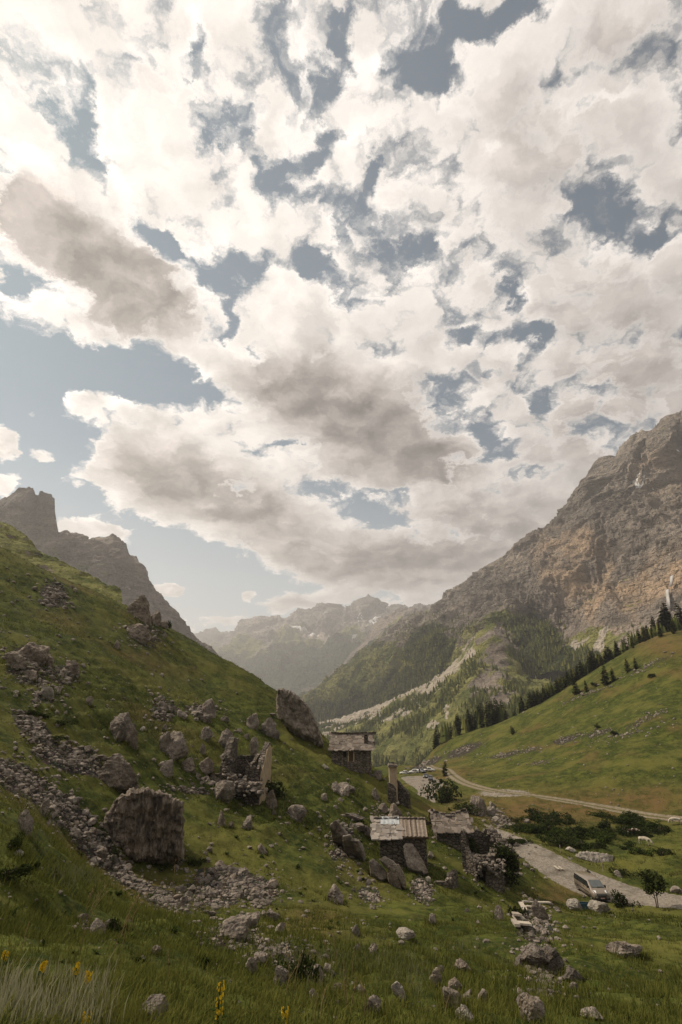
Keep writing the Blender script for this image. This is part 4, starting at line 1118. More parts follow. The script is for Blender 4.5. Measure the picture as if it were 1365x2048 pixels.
hull_rock([(776,1730,z+.2),(790,1740,z),(800,1765,z-.2),(805,1782,z-.4),(796,1784,z-.4),(782,1772,z-.2),(775,1750,z),(785,1738,z+1.4),(800,1775,z+1)], "mossy fluted slab standing on end between two smooth slabs", M_BIG, 5, .06, (7,7,1), seed=77)
hull_rock([(785,1728,z+.3),(798,1728,z+.3),(808,1745,z),(813,1768,z-.3),(811,1778,z-.4),(803,1770,z-.2),(792,1746,z),(800,1735,z+1.6),(811,1765,z+1.2)], "dark slab leaning against the fluted slab on its right", M_BIG, 4, .04, seed=78)
z = D(835,1748); hull_rock([(806,1692,z+.7),(812,1685,z+.9),(826,1688,z+.9),(832,1700,z+.6),(838,1722,z+.1),(845,1742,z-.5),(836,1744,z-.5),(818,1736,z-.4),(810,1715,z),(815,1690,z+1.6),(840,1735,z+.7)], "big slab propped against the front wall of the two-roofed hut", M_ROCK, 5, .04, seed=79)
hull_rock([(828,1692,z+.8),(840,1712,z+.4),(852,1735,z),(857,1745,z-.3),(848,1748,z-.5),(838,1735,z-.1),(830,1710,z+.4),(838,1700,z+1.5),(852,1740,z+.8)], "second dark slab against the two-roofed hut's wall", M_BIG, 4, .06, seed=80)
rock(736,1672,32,18,"flat grey slab left of the two-roofed hut",81,sub=4,planes=8)
rock(795,1650-4,36,34,"knobbly rock just above the two-roofed hut",82,sub=4,rough=.2,mat=M_BIG)
rock(672,1618-32,20,20,"dark-mouthed stone left of the overhanging rock",83)
rock(683,1590,34,22,"overhanging rock of two tilted plates on the mid slope",84,sub=4,grain=(2,2,6),roll=18,rough=.12)
rock(698,1586,28,14,"flat plate right of the overhanging rock",85,sub=4,planes=8)
rock(648,1600,18,12,"tilted flake below the overhanging rock",86,planes=7,roll=-25)
rock(652,1540,14,11,"pale stone alone between the ruin and the hut with chimney",87,mat=M_PALER)
rock(705,1640,52,12,"long grey ledge in the grass above the slab group",88,sub=4,roll=-14,depth=.5)
rock(715,1660,40,12,"lower grey ledge above the slab group",89,sub=4,roll=-16,depth=.5)
rock(756,1560,18,18,"fluted stone left of the pillar",90,sub=4,grain=(4,4,1))
rock(752,1600,16,22,"thin striped stone down-slope from the pillar",91,sub=4,grain=(6,6,1),roll=-20)
rock(766,1625,22,16,"low grey stone below the pillar wall",92)
rock(672,1808,34,30,"dark weathered boulder alone below the slabs",93,sub=4,grain=(2,2,5),rough=.12)
rock(812,1880,40,16,"pale flat stone lying on the lower grass",94,sub=4,planes=8,roll=-10,mat=M_PALER)
rock(866,1848,18,16,"grey block on the lower grass right of centre",95,sub=4,planes=8,roll=-20)
rock(862,1722-5,14,12,"dark stone at the right corner of the two-roofed hut",96)
rock(857,1764,11,9,"white stone below the two-roofed hut",97,mat=M_PALER)
rock(1000,1850-8,20,26,"thin pale stone standing in the brown grass",98,planes=7,roll=-40,depth=.5)
rock(1055,1860-10,12,9,"orange-tinged stone beside the pale board",99)
rock(1082,1842,34,34,"dark block in the rubble under the horizontal boards",100,sub=4,planes=8,mat=M_BIG)
rock(712,1870,16,16,"round stone in mid grass",101)
rock(748,1910,18,18,"grey stone right of the dry stems",102,sub=4)
rock(714,1905,14,14,"small brown stone in mid grass",103,mat=M_BIG)
rock(470,1882,58,36,"flat-topped block in the lower left scree",104,sub=4,planes=8,rough=.12)
rock(505,1858,30,26,"angular block behind the flat-topped scree block",105,sub=4)
rock(547,1846,30,22,"block in the middle lower scree",106,sub=4)
rock(560,1868,22,18,"small block in the middle lower scree",107)
rock(503,1950,26,30,"grey stone at the left end of the bottom stones",108,sub=4)
rock(522,1932,30,20,"flat stone above the bottom stones",109,sub=4)
rock(562,1975,32,34,"pointed dark stone left of the juniper",110,sub=4)
rock(630,1972,36,30,"double-humped stone right of the juniper",111,sub=4,rough=.15)
rock(655,1950,16,16,"round stone above the double-humped stone",112)
rock(617,1930,9,15,"white upright chip above the double-humped stone",113,mat=M_PALER,planes=7)
rock(626,2010,18,24,"dark pointed stone near the bottom",114)
rock(675,1985,20,14,"pale stone near the dry stems at the bottom",115)
z = D(797,1998); hull_rock([(782,1970,z),(795,1962,z+.05),(806,1975,z),(812,1990,z-.05),(814,2012,z-.1),(800,1998,z),(784,1984,z),(795,1966,z+.4),(806,1985,z+.4)], "pale angular stone with a dark hollow at the bottom", M_PALER, 4, .08, seed=116)
rock(747,2030,34,28,"brownish stone at the bottom centre",117,sub=4)
rock(873,1975,26,30,"dark stone leaning on the grass, lower right of centre",118,sub=4,rough=.12,roll=15)
rock(880,1950,20,14,"stone tucked behind the dark leaning stone",119)
rock(928,1948,34,20,"rounded brown stone in the lower grass",120,sub=4,mat=M_BIG)
rock(1075,1938,84,38,"long flat-topped block, largest of the lower right rocks",121,sub=4,planes=9,roll=-8,depth=.6)
rock(1108,1945,46,42,"crumbling dark block at the right end of the long flat-topped one",122,sub=4,rough=.2,fine=.1)
rock(1040,1938,24,16,"rounded stone left of the long flat-topped block",123,sub=4)
rock(1152,1968,42,26,"pale rounded boulder right of the stone heap",124,sub=4,rough=.08)
rock(1150,1985,16,16,"small stone under the pale rounded boulder",125)
rock(1252,1918,70,26,"wide flat rock alone on the dark grass at the right",126,sub=4,roll=-10,depth=.6)
rock(1064,2044,56,40,"grey angular boulder at the bottom edge",127,sub=4,planes=9,rough=.1)
rock(1045,2000,18,18,"stone above the angular boulder at the bottom edge",128)
rock(912,1990,30,26,"brown stone, top of the bottom right cluster",129,sub=4,mat=M_BIG)
rock(905,2016,36,30,"dark stone, left of the bottom right cluster",130,sub=4,mat=M_BIG)
rock(935,2010,26,22,"stone in the middle of the bottom right cluster",131,sub=4)
rock(966,2008,24,22,"stone, right end of the bottom right cluster",132,sub=4)
rock(930,2042,36,22,"pale grey stone under the bottom right cluster",133,sub=4,mat=M_PALER)
rock(1185,2040,44,14,"flat half-buried stone at the bottom right",134,sub=4)
rock(165,1845,22,14,"small stone on the near left bank",135)
rock(195,1870,34,24,"pale cluster stone on the near left bank",136,sub=4)
rock(215,1862,18,18,"upright cluster stone on the near left bank",137)
rock(312,1910,20,14,"small dark stone on the lower left grass",138,mat=M_BIG)
rock(285,1925,14,10,"pale stone on the lower left grass",139,mat=M_PALER)
rock(305,2046,60,34,"grey boulder half hidden by grass at the bottom left",140,sub=4)
rock(48,1668,30,44,"wedge-shaped standing stone at the far left",141,sub=4,planes=7,roll=-15,depth=.5,grain=(3,3,1))
rock(85,1630,22,30,"dark wedge at the edge of the scree run",142,sub=4,planes=8)
rock(35,1712,22,10,"flat white stone on the near left grass",143,mat=M_PALER,planes=7)
# by the road
z = D(1190,1722); hull_rock([(1150,1712,z),(1158,1704,z+.5),(1180,1702,z+1),(1210,1708,z+1),(1228,1712,z+.5),(1228,1722,z),(1218,1732,z-.8),(1205,1730,z-.8),(1190,1718,z-.3),(1165,1718,z-.5),(1160,1708,z+3),(1220,1712,z+3)], "long whitish rock on the far verge of the gravel road", M_PALER, 5, .10, (4,4,2), "boulder", "boulder", 150)
rock(1142,1704,22,8,"small white rock at the left of the long whitish rock",151,mat=M_PALER)
rock(1238,1754,16,11,"pale stone on the far verge behind the van",152,mat=M_PALER)
rock(1355,1787,24,11,"grey stone on the far verge at the right edge",153)
rock(1150,1822,30,18,"pale grassy boulder left of the blue trough",154,sub=4,mat=M_PALER)
rock(1200,1825,44,18,"pale grassy boulder right of the blue trough",155,sub=4,mat=M_PALER)
rock(985,1613,12,9,"white boulder on the brown bank above the road",156,mat=M_PALER)
rock(958,1632,34,36,"broken grey outcrop on the brown bank above the road",157,sub=4,rough=.22,fine=.1)
rock(984,1632,22,16,"low stones right of the broken grey outcrop",158)
rock(795,1614-4,10,8,"tiny white stone below the pillar",159,mat=M_PALER)
# -- counted stones of the scree, by group
VAR = [rock_shape(np.random.default_rng(300+i), 3, 7, .14, .08) for i in range(14)]
VARM = []
for V, F in VAR:
    V = fix_box(V, 1, 1, 1); V[:,2] -= .22
    VARM.append([mesh_np("stone", V, F, m, False, link=False).data for m in (M_ROCKS, M_BIG, M_PALER)])
def stone(px, py, s, label, group, rng, k=0):
    v, z = hit(px, py); W = s*z/1024
    o = bpy.data.objects.new("stone", VARM[rng.integers(14)][k]); COL.objects.link(o)
    o.location = v; o.rotation_euler = (rng.normal(0, .25), rng.normal(0, .25), rng.uniform(0, 6.28))
    o.scale = (W*rng.uniform(.8, 1.3), W*rng.uniform(.7, 1.1), W*rng.uniform(.55, .95))
    tag(o, label, "stone", group)
CLUST = [  # px, py, rx, ry, angle, count, size range, label, group
 (110,1612,110,26,37,46,(9,22),"grey stone in the broad scree run left of the huge fluted boulder","stones of the broad scree run"),
 (215,1700,60,34,35,26,(10,26),"block piled against the left foot of the huge fluted boulder","blocks piled at the fluted boulder"),
 (150,1515,95,24,18,26,(8,20),"grey stone in the scree below the junipers on the left slope","stones of the upper left scree"),
 (480,1768,64,24,14,26,(10,22),"grey stone in the scree tongue right of the huge fluted boulder","stones of the right scree tongue"),
 (380,1800,60,18,22,14,(8,20),"small stone in the thin scree joining the two scree runs","stones of the joining scree"),
 (1072,1862,38,24,30,12,(7,14),"rubble stone beside the pale boards","rubble by the boards"),
 (1090,1968,40,26,25,18,(9,18),"stone in the heap below the long flat-topped block","stones of the lower right heap"),
 (845,1780,18,28,-30,12,(4,9),"small stone in the spill below the two-roofed hut","stones spilled below the hut"),
 (112,1190,28,20,30,14,(6,13),"stone in the small scree patch near the top of the left slope","stones of the top scree patch"),
 (330,1420,26,18,0,8,(7,12),"stone in the little heap on the mid left slope","stones of the mid slope heap"),
 (640,1975,70,40,10,12,(10,20),"rounded stone scattered around the juniper at the bottom","stones round the juniper")]
rs = np.random.default_rng(77)
for cx, cy, rx, ry, ang, n, (s0, s1), lab, grp in CLUST:
    a = rad(ang)
    for k in range(n):
        r = math.sqrt(rs.random())*1.22; th = rs.uniform(0, 6.28); u, w = r*math.cos(th)*rx, r*math.sin(th)*ry
        stone(cx+u*math.cos(a)-w*math.sin(a), cy+u*math.sin(a)+w*math.cos(a), s0+(s1-s0)*rs.random()**2, lab, grp, rs, 0 if rs.random() < .75 else 1)
# -- everything smaller: loose scree
def build_scree():
    rng = np.random.default_rng(31); pts, size = [], []
    def addp(px, py, s):
        q = hit_many(list(zip(px, py)))
        for (v, z), ss in zip(q, s):
            if z < 420: pts.append(v); size.append(ss*z/1024)
    for cx, cy, rx, ry, ang, s in SCREE:
        if cy < 1150: pass
        far = cx > 840 and cy < 1560
        n = int(min(420, rx*ry*math.pi*(.085 if not far else .06)*s*(1 if ry > 9 else 1.5))); a = rad(ang)
        r = np.minimum(np.abs(rng.normal(0, .78, n)), 2.0); th = rng.uniform(0, 6.28, n); u, w = r*np.cos(th)*rx, r*np.sin(th)*ry
        addp(cx+u*math.cos(a)-w*math.sin(a), cy+u*math.sin(a)+w*math.cos(a), (2.6 if far else 3.2)+(5 if far else 11)*rng.random(n)**3.6)
    # stray stones in the grass of both slopes
    n = 1000; px = rng.uniform(0, 720, n); py = rng.uniform(1120, 1900, n); m = py > 1090+.60*px+12
    addp(px[m], py[m], 2.5+8*rng.random(m.sum())**3)
    n = 330; px = rng.uniform(420, 1340, n); py = rng.uniform(1800, 2040, n); addp(px, py, 3+9*rng.random(n)**3)
    n = 260; px = rng.uniform(900, 1365, n); py = rng.uniform(1300, 1620, n); m = py > 1470-.40*(px-900)+8
    addp(px[m], py[m], 1.5+4*rng.random(m.sum())**2.5)
    n = 90; px = rng.uniform(640, 900, n); py = rng.uniform(1540, 1800, n); addp(px, py, 3+8*rng.random(n)**2.5)
    for k in range(150):
        i = rng.integers(6, len(ROADC)-1); q = ROADC[i]+(ROADC[i+1]-ROADC[i])*rng.random(); d = ROADC[i+1]-ROADC[i]; d = d/np.hypot(d[0], d[1])
        o = (float(road_half(_roadL[i]))+rng.normal(.3, .8))*rng.choice((-1, 1)); x, y = q[0]-d[1]*o, q[1]+d[0]*o
        pts.append(np.array([x, y, ground_z(x, y)])); size.append(.12+.5*rng.random()**3)
    pts_ = np.array(pts); size_ = np.array(size); n = len(pts_)
    D_, F_ = ico(1); nv = len(D_); Vs, Fs = [], []
    for k in range(n):
        N = rng.normal(size=(7, 3)); N /= np.linalg.norm(N, axis=1)[:,None]; dd = rng.uniform(.45, .9, 7)
        dots = D_@N.T; r = np.min(np.where(dots > .05, dd/np.maximum(dots, .05), 1.1), 1); r = np.minimum(r, 1.1)
        v = D_*r[:,None]*np.array([rng.uniform(.5, .85), rng.uniform(.4, .7), rng.uniform(.3, .6)])
        a = rng.uniform(0, 6.28); c, s = math.cos(a), math.sin(a)
        v = np.stack([v[:,0]*c-v[:,1]*s, v[:,0]*s+v[:,1]*c, v[:,2]], 1)*size_[k]; v[:,2] += size_[k]*rng.uniform(-.06, .12)
        Vs.append(v+pts_[k]); Fs.append(F_+nv*k)
    o = mesh_np("scree", np.concatenate(Vs), np.concatenate(Fs), M_ROCKS, False)
    tag(o, "loose grey scree and stray stones strewn over the grass", "scree", kind='stuff')
build_scree()
# ------------------------------------------------------------------ grass and flowers
def surf_many(x, y):
    return np.array([ground_z(a, b) for a, b in zip(x, y)])
def blades(rng, pos_, n_bl, h0, h1, wid, spread, lean, tint0, tint1, bend=True):
    """tufts of blades as one array: pos_ (n,3)"""
    n = len(pos_); m = n*n_bl
    base = np.repeat(pos_, n_bl, 0); ts = np.repeat(rng.uniform(.65, 1.35, n), n_bl); tt = np.repeat(rng.random(n), n_bl)
    th = rng.uniform(0, 6.28, m); rr = spread*np.sqrt(rng.random(m))*ts
    base = base+np.stack([rr*np.cos(th), rr*np.sin(th), -.03*np.ones(m)], 1)
    h = rng.uniform(h0, h1, m)*ts; ph = th+rng.normal(0, .7, m); ln = h*lean*rng.uniform(.2, 1.2, m)
    d = np.stack([np.cos(ph), np.sin(ph), 0*ph], 1); s = np.stack([-np.sin(ph), np.cos(ph), 0*ph], 1)
    w = (wid*rng.uniform(.6, 1.3, m))[:,None]; up = np.array([0, 0, 1.0])
    t0 = tint0+(tint1-tint0)*np.clip(.55*tt+.45*rng.random(m), 0, 1)
    if bend:
        a, b = base-s*w, base+s*w
        mid = base+d*(ln*.30)[:,None]+up*(h*.62)[:,None]; c, e = mid-s*w*.7, mid+s*w*.7
        tip = base+d*ln[:,None]+up*(h*(1-.25*lean))[:,None]
        V = np.stack([a, b, e, c, tip], 1).reshape(-1, 3); k = np.arange(m)[:,None]*5
        F = [np.concatenate([k, k+1, k+2, k+3], 1), np.concatenate([k+3, k+2, k+4], 1)]
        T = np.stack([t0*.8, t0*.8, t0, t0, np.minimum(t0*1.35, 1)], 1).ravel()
    else:
        tip = base+d*ln[:,None]+up*h[:,None]
        V = np.stack([base-s*w, base+s*w, tip], 1).reshape(-1, 3); F = [np.arange(3*m).reshape(-1, 3)]
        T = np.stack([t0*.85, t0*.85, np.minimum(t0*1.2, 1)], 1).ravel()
    return V, F, T
def join(parts):
    Vs, Fq, Ft, Ts, o = [], [], [], [], 0
    for V, F, T in parts:
        for f in F: (Fq if f.shape[1] == 4 else Ft).append(f+o)
        Vs.append(V); Ts.append(T); o += len(V)
    F = ([np.concatenate(Fq)] if Fq else [])+([np.concatenate(Ft)] if Ft else [])
    return np.concatenate(Vs), F, np.concatenate(Ts)
def field(rng, n, r0, r1, a0=-44, a1=44):
    r = np.exp(rng.uniform(math.log(r0), math.log(r1), n)); a = np.radians(rng.uniform(a0, a1, n))
    x = r*np.sin(a); y = r*np.cos(a); z = surf_many(x, y)
    v = np.stack([x, y, z], 1); px, py, d = project(v)
    sc = scree_mask(px, py)
    d1, al = seg_dist(x, y, ROADC); d2, _ = seg_dist(x, y, TRACKC)
    ok = (px > -60) & (px < 1425) & (py < 2150) & (d1 > road_half(al)+.2) & (d2 > 1.6) & (rng.random(n) > sc*.80)
    return v[ok]
def build_grass():
    rng = np.random.default_rng(41); parts = []
    near = field(rng, 15000, 2.2, 16); cl = fbm(near*np.array([.5,.5,0]), 3)
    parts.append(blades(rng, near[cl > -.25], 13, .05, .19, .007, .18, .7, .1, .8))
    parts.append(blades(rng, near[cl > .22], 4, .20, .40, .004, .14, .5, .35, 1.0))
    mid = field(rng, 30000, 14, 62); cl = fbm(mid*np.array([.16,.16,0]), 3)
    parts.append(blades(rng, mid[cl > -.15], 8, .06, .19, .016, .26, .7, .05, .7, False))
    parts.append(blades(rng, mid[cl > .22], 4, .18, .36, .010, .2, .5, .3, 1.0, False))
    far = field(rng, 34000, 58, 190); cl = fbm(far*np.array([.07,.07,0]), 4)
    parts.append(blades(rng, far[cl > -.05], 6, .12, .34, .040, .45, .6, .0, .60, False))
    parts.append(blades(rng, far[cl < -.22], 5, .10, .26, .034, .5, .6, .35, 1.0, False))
    rim = []
    for v, W, th, dp in BASES:
        for k in range(int(min(26, 8+9*W))):
            a = rng.uniform(0, 6.28); x = v[0]+W*.56*math.cos(a)*rng.uniform(.8, 1.15)-math.sin(th)*W*dp*.35; y = v[1]+W*.56*dp*math.sin(a)*rng.uniform(.8, 1.15)+math.cos(th)*W*dp*.35
            rim.append((x, y, ground_z(x, y)))
    rim = np.array(rim); dr = np.hypot(rim[:,0], rim[:,1])
    parts.append(blades(rng, rim[dr < 30], 9, .12, .32, .008, .12, .5, .1, .8, False))
    parts.append(blades(rng, rim[dr >= 30], 8, .16, .42, .030, .28, .5, .05, .7, False))
    V, F, T = join(parts)
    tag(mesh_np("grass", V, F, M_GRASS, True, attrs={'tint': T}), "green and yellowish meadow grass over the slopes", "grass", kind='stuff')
    # pale feathery grass at the near left corner and thin streaks of it elsewhere
    px = np.concatenate([rng.uniform(-20, 215, 420), rng.normal(170, 26, 40), rng.normal(760, 110, 160), rng.normal(1000, 60, 60), rng.normal(150, 40, 40)])
    py = np.concatenate([rng.uniform(1965, 2070, 420), rng.normal(1745, 10, 40), rng.normal(1925, 34, 160), rng.normal(1900, 30, 60), rng.normal(1760, 14, 40)])
    pts = np.array([hit(a, b)[0] for a, b in zip(px, py)])
    V, F, T = join([blades(rng, pts[:190], 6, .10, .34, .008, .12, .3, .45, 1.0), blades(rng, pts[420:], 9, .14, .34, .007, .22, .45, .0, .45)])
    tag(mesh_np("pale_grass", V, F, M_PALE, True, attrs={'tint': T}), "pale silvery flowering grass in the near left corner", "grass", kind='stuff')
build_grass()

def dry_stem(px, py, hpx, lean, seed, label, group):
    rng = np.random.default_rng(seed); v, z = hit(px, py); h = hpx*z/1024
    V, F = tube([(0,0,-.05), (lean*h*.3, 0, h*.5), (lean*h, 0, h)], [.006+.0002*z, .005+.0002*z, .003], 5)
    Vs, Fs, o = [V], [F], len(V)
    for k in range(16):                       # seed head
        f = rng.uniform(.62, 1.0); c = np.array([lean*h*f*f, 0, h*f]); th = rng.uniform(0, 6.28); L = h*.09*(1.2-f*.5)
        e = c+np.array([math.cos(th)*L*.6, math.sin(th)*L*.6, L]); s = np.array([-math.sin(th), math.cos(th), 0])*L*.16
        Vs.append(np.array([c, (c+e)/2+s, e, (c+e)/2-s])); Fs.append(np.array([[0,1,2,3]])+o); o += 4
    o_ = mesh_np("dry_grass_stem", np.concatenate(Vs), np.concatenate(Fs), M_DRY, attrs={'tint': rng.random(o)})
    o_.location = v; o_.rotation_euler = (rng.normal(0, .08), 0, rng.normal(0, .3)); tag(o_, label, "grass stem", group)
for k, (px, py, h, l) in enumerate([(165,1850,70,.3),(172,1845,62,.5),(178,1842,50,.6),(240,1880,72,.35),(252,1875,80,.5),(262,1862,70,.2),(246,1895,60,.1),(335,1975,60,-.1),(160,1905,48,.15),(345,1790,60,0),(402,1800,60,.03),(395,1795,44,-.3),(440,1800,44,.4),(225,1905,60,.5),(42,1905,50,.1)]):
    dry_stem(px, py, h, l, 500+k, "tall tan seeding grass stem on the near left bank", "tall dry stems of the near left bank")
for k, (px, py, h, l) in enumerate([(660,1945,58,-.25),(676,1935,52,-.2),(690,1990,56,0),(704,1958,46,.1),(580,1985,74,-.15),(588,1985,60,.2),(570,1990,44,.5),(692,2030,60,.1),(745,2030,52,-.5),(640,2040,50,.35),(775,1930,40,.1),(630,2046,46,.1),(700,2036,70,.25),(732,2040,60,-.2),(1045,2040,46,0),(890,2046,44,.3)]):
    dry_stem(px, py, h, l, 540+k, "tall tan seeding grass stem among the stones at the bottom", "tall dry stems of the bottom centre")
def mullein(px, py, hpx, fl, label, seed):
    rng = np.random.default_rng(seed); v, z = hit(px, py); h = hpx*z/1024
    e = empty("yellow_flower", v, rng.uniform(0, 6)); tag(e, label, "flower")
    V, F = tube([(0,0,-.05), (.01,0,h*.5), (.0,.01,h)], [.012,.010,.005], 6)
    mesh_np("stem", V, F, M_LEAF, parent=e, attrs={'tint': np.full(len(V), .8)})
    Vs, Fs, o = [], [], 0
    for k in range(int(30*fl)+9):
        f = 1-fl*rng.random(); th = rng.uniform(0, 6.28); c = np.array([math.cos(th)*.022, math.sin(th)*.022, h*f]); n = np.array([math.cos(th), math.sin(th), .2])
        s = np.cross(n, [0,0,1]); u = np.cross(s, n); r = rng.uniform(.014, .024)
        p = [c+n*.012]+[c+n*.02+r*(s*math.cos(q)+u*math.sin(q)) for q in np.arange(5)*1.2566]
        Vs.append(np.array(p)); Fs.append(np.array([[0,1+i,1+(i+1) % 5] for i in range(5)])+o); o += 6
    mesh_np("petal", np.concatenate(Vs), np.concatenate(Fs), M_YEL, parent=e, attrs={'tint': rng.random(o)})
    Vs, Fs, o = [], [], 0
    for k in range(9):
        th = rng.uniform(0, 6.28); f = rng.uniform(.02, .4); L = rng.uniform(.08, .16); c = np.array([0,0,h*f]); d = np.array([math.cos(th), math.sin(th), .5]); s = np.array([-math.sin(th), math.cos(th), 0])*L*.22
        Vs.append(np.array([c, c+d*L*.5+s, c+d*L+[0,0,-.03], c+d*L*.5-s])); Fs.append(np.array([[0,1,2,3]])+o); o += 4
    mesh_np("leaf", np.concatenate(Vs), np.concatenate(Fs), M_LEAF, parent=e, attrs={'tint': rng.random(o)})
mullein(436,2060,74,.75,"tallest yellow flower spike, at the bottom left of centre",1)
mullein(569,2060,34,.6,"yellow flower spike cut by the bottom edge, right of the tallest",2)
mullein(171,2000,46,.4,"yellow flower spike rising out of the pale grass",3)
mullein(81,1975,44,.4,"rusty yellow flower spike at the left, above the pale grass",4)
mullein(148,1972,34,.4,"small yellow flower spike between two others above the pale grass",5)
mullein(4,1945,34,.45,"yellow flower at the left edge of the photo",6)
mullein(170,2062,26,.6,"yellow flower cut by the bottom edge inside the pale grass",7)

def tuft(px, py, hpx, n, seed, label, group):
    """broad-leaved herb rosette"""
    rng = np.random.default_rng(seed); v, z = hit(px, py); h = hpx*z/1024; Vs, Fs, T, o = [], [], [], 0
    for k in range(n):
        th = rng.uniform(0, 6.28); L = h*rng.uniform(.7, 1.3); d = np.array([math.cos(th)*.7, math.sin(th)*.7, rng.uniform(.15, .8)]); s = np.array([-math.sin(th), math.cos(th), 0])*L*.26
        Vs.append(np.array([[0,0,0], d*L*.5+s, d*L+[0,0,-.15*L], d*L*.5-s])); Fs.append(np.array([[0,1,2,3]])+o); o += 4; T += [.2, .5, .8, .5]
    q = mesh_np("herb", np.concatenate(Vs), np.concatenate(Fs), M_LEAF, attrs={'tint': np.array(T)*rng.uniform(.5, 1)}); q.location = v; tag(q, label, "plant", group)
rh = np.random.default_rng(15)
for k in range(46):
    px, py = rh.uniform(0, 420), rh.uniform(1690, 1990)
    if py < 1600+.62*px: py = 1640+.62*px+rh.uniform(0, 120)
    tuft(px, min(py, 2030), rh.uniform(6, 14), 16, 700+k, "broad-leaved green herb in the near left grass", "herbs of the near left grass")
for k in range(40):
    px, py = rh.uniform(420, 980), rh.uniform(1600, 1900)
    tuft(px, py, rh.uniform(4, 9), 16, 760+k, "dark herb clump in the grass of the middle slope", "herbs of the middle slope")
# ------------------------------------------------------------------ stone buildings and ruins
def mat_masonry(name, ca, cb, mortar, sx=2.0, sz=3.3, amt=.85):
    m, t, b = new_mat(name); p = objco(t)
    q = t.vmath('ADD', t.vmath('MULTIPLY', p, (sx, sx, sz)), t.vmath('SCALE', t.noise(p, 3, 3, .5, out=1), scale=.6))
    v = t.voronoi(q, 1.0, 0, feature='DISTANCE_TO_EDGE', rand=.85); col = t.voronoi(q, 1.0, 0, out='Color', rand=.85)
    sp = t.new('ShaderNodeSeparateXYZ'); t.l.new(col, sp.inputs[0])
    n = t.noise(p, 11, 5, .65); n1 = t.noise(p, .8, 3, .5)
    c = t.mix(sp.outputs[0], ca, cb); c = t.mix(t.mul(n, .5), c, (.05,.043,.036))
    c = t.mix(t.mul(t.sub(1, t.smooth(v, .02, .13)), amt), c, mortar)
    c = t.mix(t.mul(t.smooth(n1, .52, .7), .35), c, (.06,.06,.035))
    t.l.new(c, b.inputs['Base Color']); bump(t, b, t.add(t.smooth(v, .0, .22), t.mul(n, .5)), 1.0, .07); return m
M_WALL = mat_masonry("rubble_masonry", (.10,.085,.068), (.225,.190,.155), (.035,.029,.024))
M_WALLD = mat_masonry("dark_rubble_masonry", (.070,.058,.047), (.165,.138,.112), (.025,.021,.018))
def mat_plain(name, ca, cb, scale=2., rough=.9, metal=0., bmp=.3, spec=.15, stretch=(1,1,1)):
    m, t, b = new_mat(name); p = t.vmath('MULTIPLY', objco(t), stretch); n = t.noise(p, scale, 6, .65)
    t.l.new(t.mix(t.smooth(n, .3, .7), ca, cb), b.inputs['Base Color']); b.inputs['Roughness'].default_value = rough
    b.inputs['Metallic'].default_value = metal; b.inputs['Specular IOR Level'].default_value = spec
    if bmp: bump(t, b, n, bmp, .04)
    return m
M_TAN = mat_plain("tan_lime_plaster", (.27,.205,.135), (.40,.315,.215), 1.6)
M_OPENSHADE = mat_plain("opening_shade", (.012,.010,.008), (.025,.021,.017), 3)  # near-black colour stands for the shade inside openings
M_WOOD = mat_plain("dark_weathered_wood", (.05,.034,.020), (.11,.075,.045), 3, stretch=(9,9,1))
M_RUST = mat_plain("brown_sheet_metal", (.120,.092,.068), (.200,.160,.122), 1.3, .6, 0, .15, .3, (1,6,1))
M_TINBLUE = mat_plain("pale_blue_sheet", (.25,.275,.285), (.38,.40,.41), 2, .5, 0, .1, .4)
def mat_slab(name, ca, cb):
    m, t, b = new_mat(name); p = objco(t); col = t.voronoi(p, 1.5, 0, out='Color'); sp = t.new('ShaderNodeSeparateXYZ'); t.l.new(col, sp.inputs[0])
    n = t.noise(p, 7, 5, .65); r = attr(t, 'tint')
    c = t.mix(r, ca, cb); c = t.mix(t.mul(n, .45), c, (.07,.06,.05)); c = t.mix(t.mul(t.smooth(t.noise(p, 2.2, 3, .6), .56, .7), .4), c, (.22,.15,.07))
    t.l.new(c, b.inputs['Base Color']); bump(t, b, n, .7, .04); return m
M_SLAB = mat_slab("grey_roof_slabs", (.085,.070,.058), (.255,.218,.185))
M_SLABL = mat_slab("pale_roof_slabs", (.14,.123,.107), (.36,.325,.29))

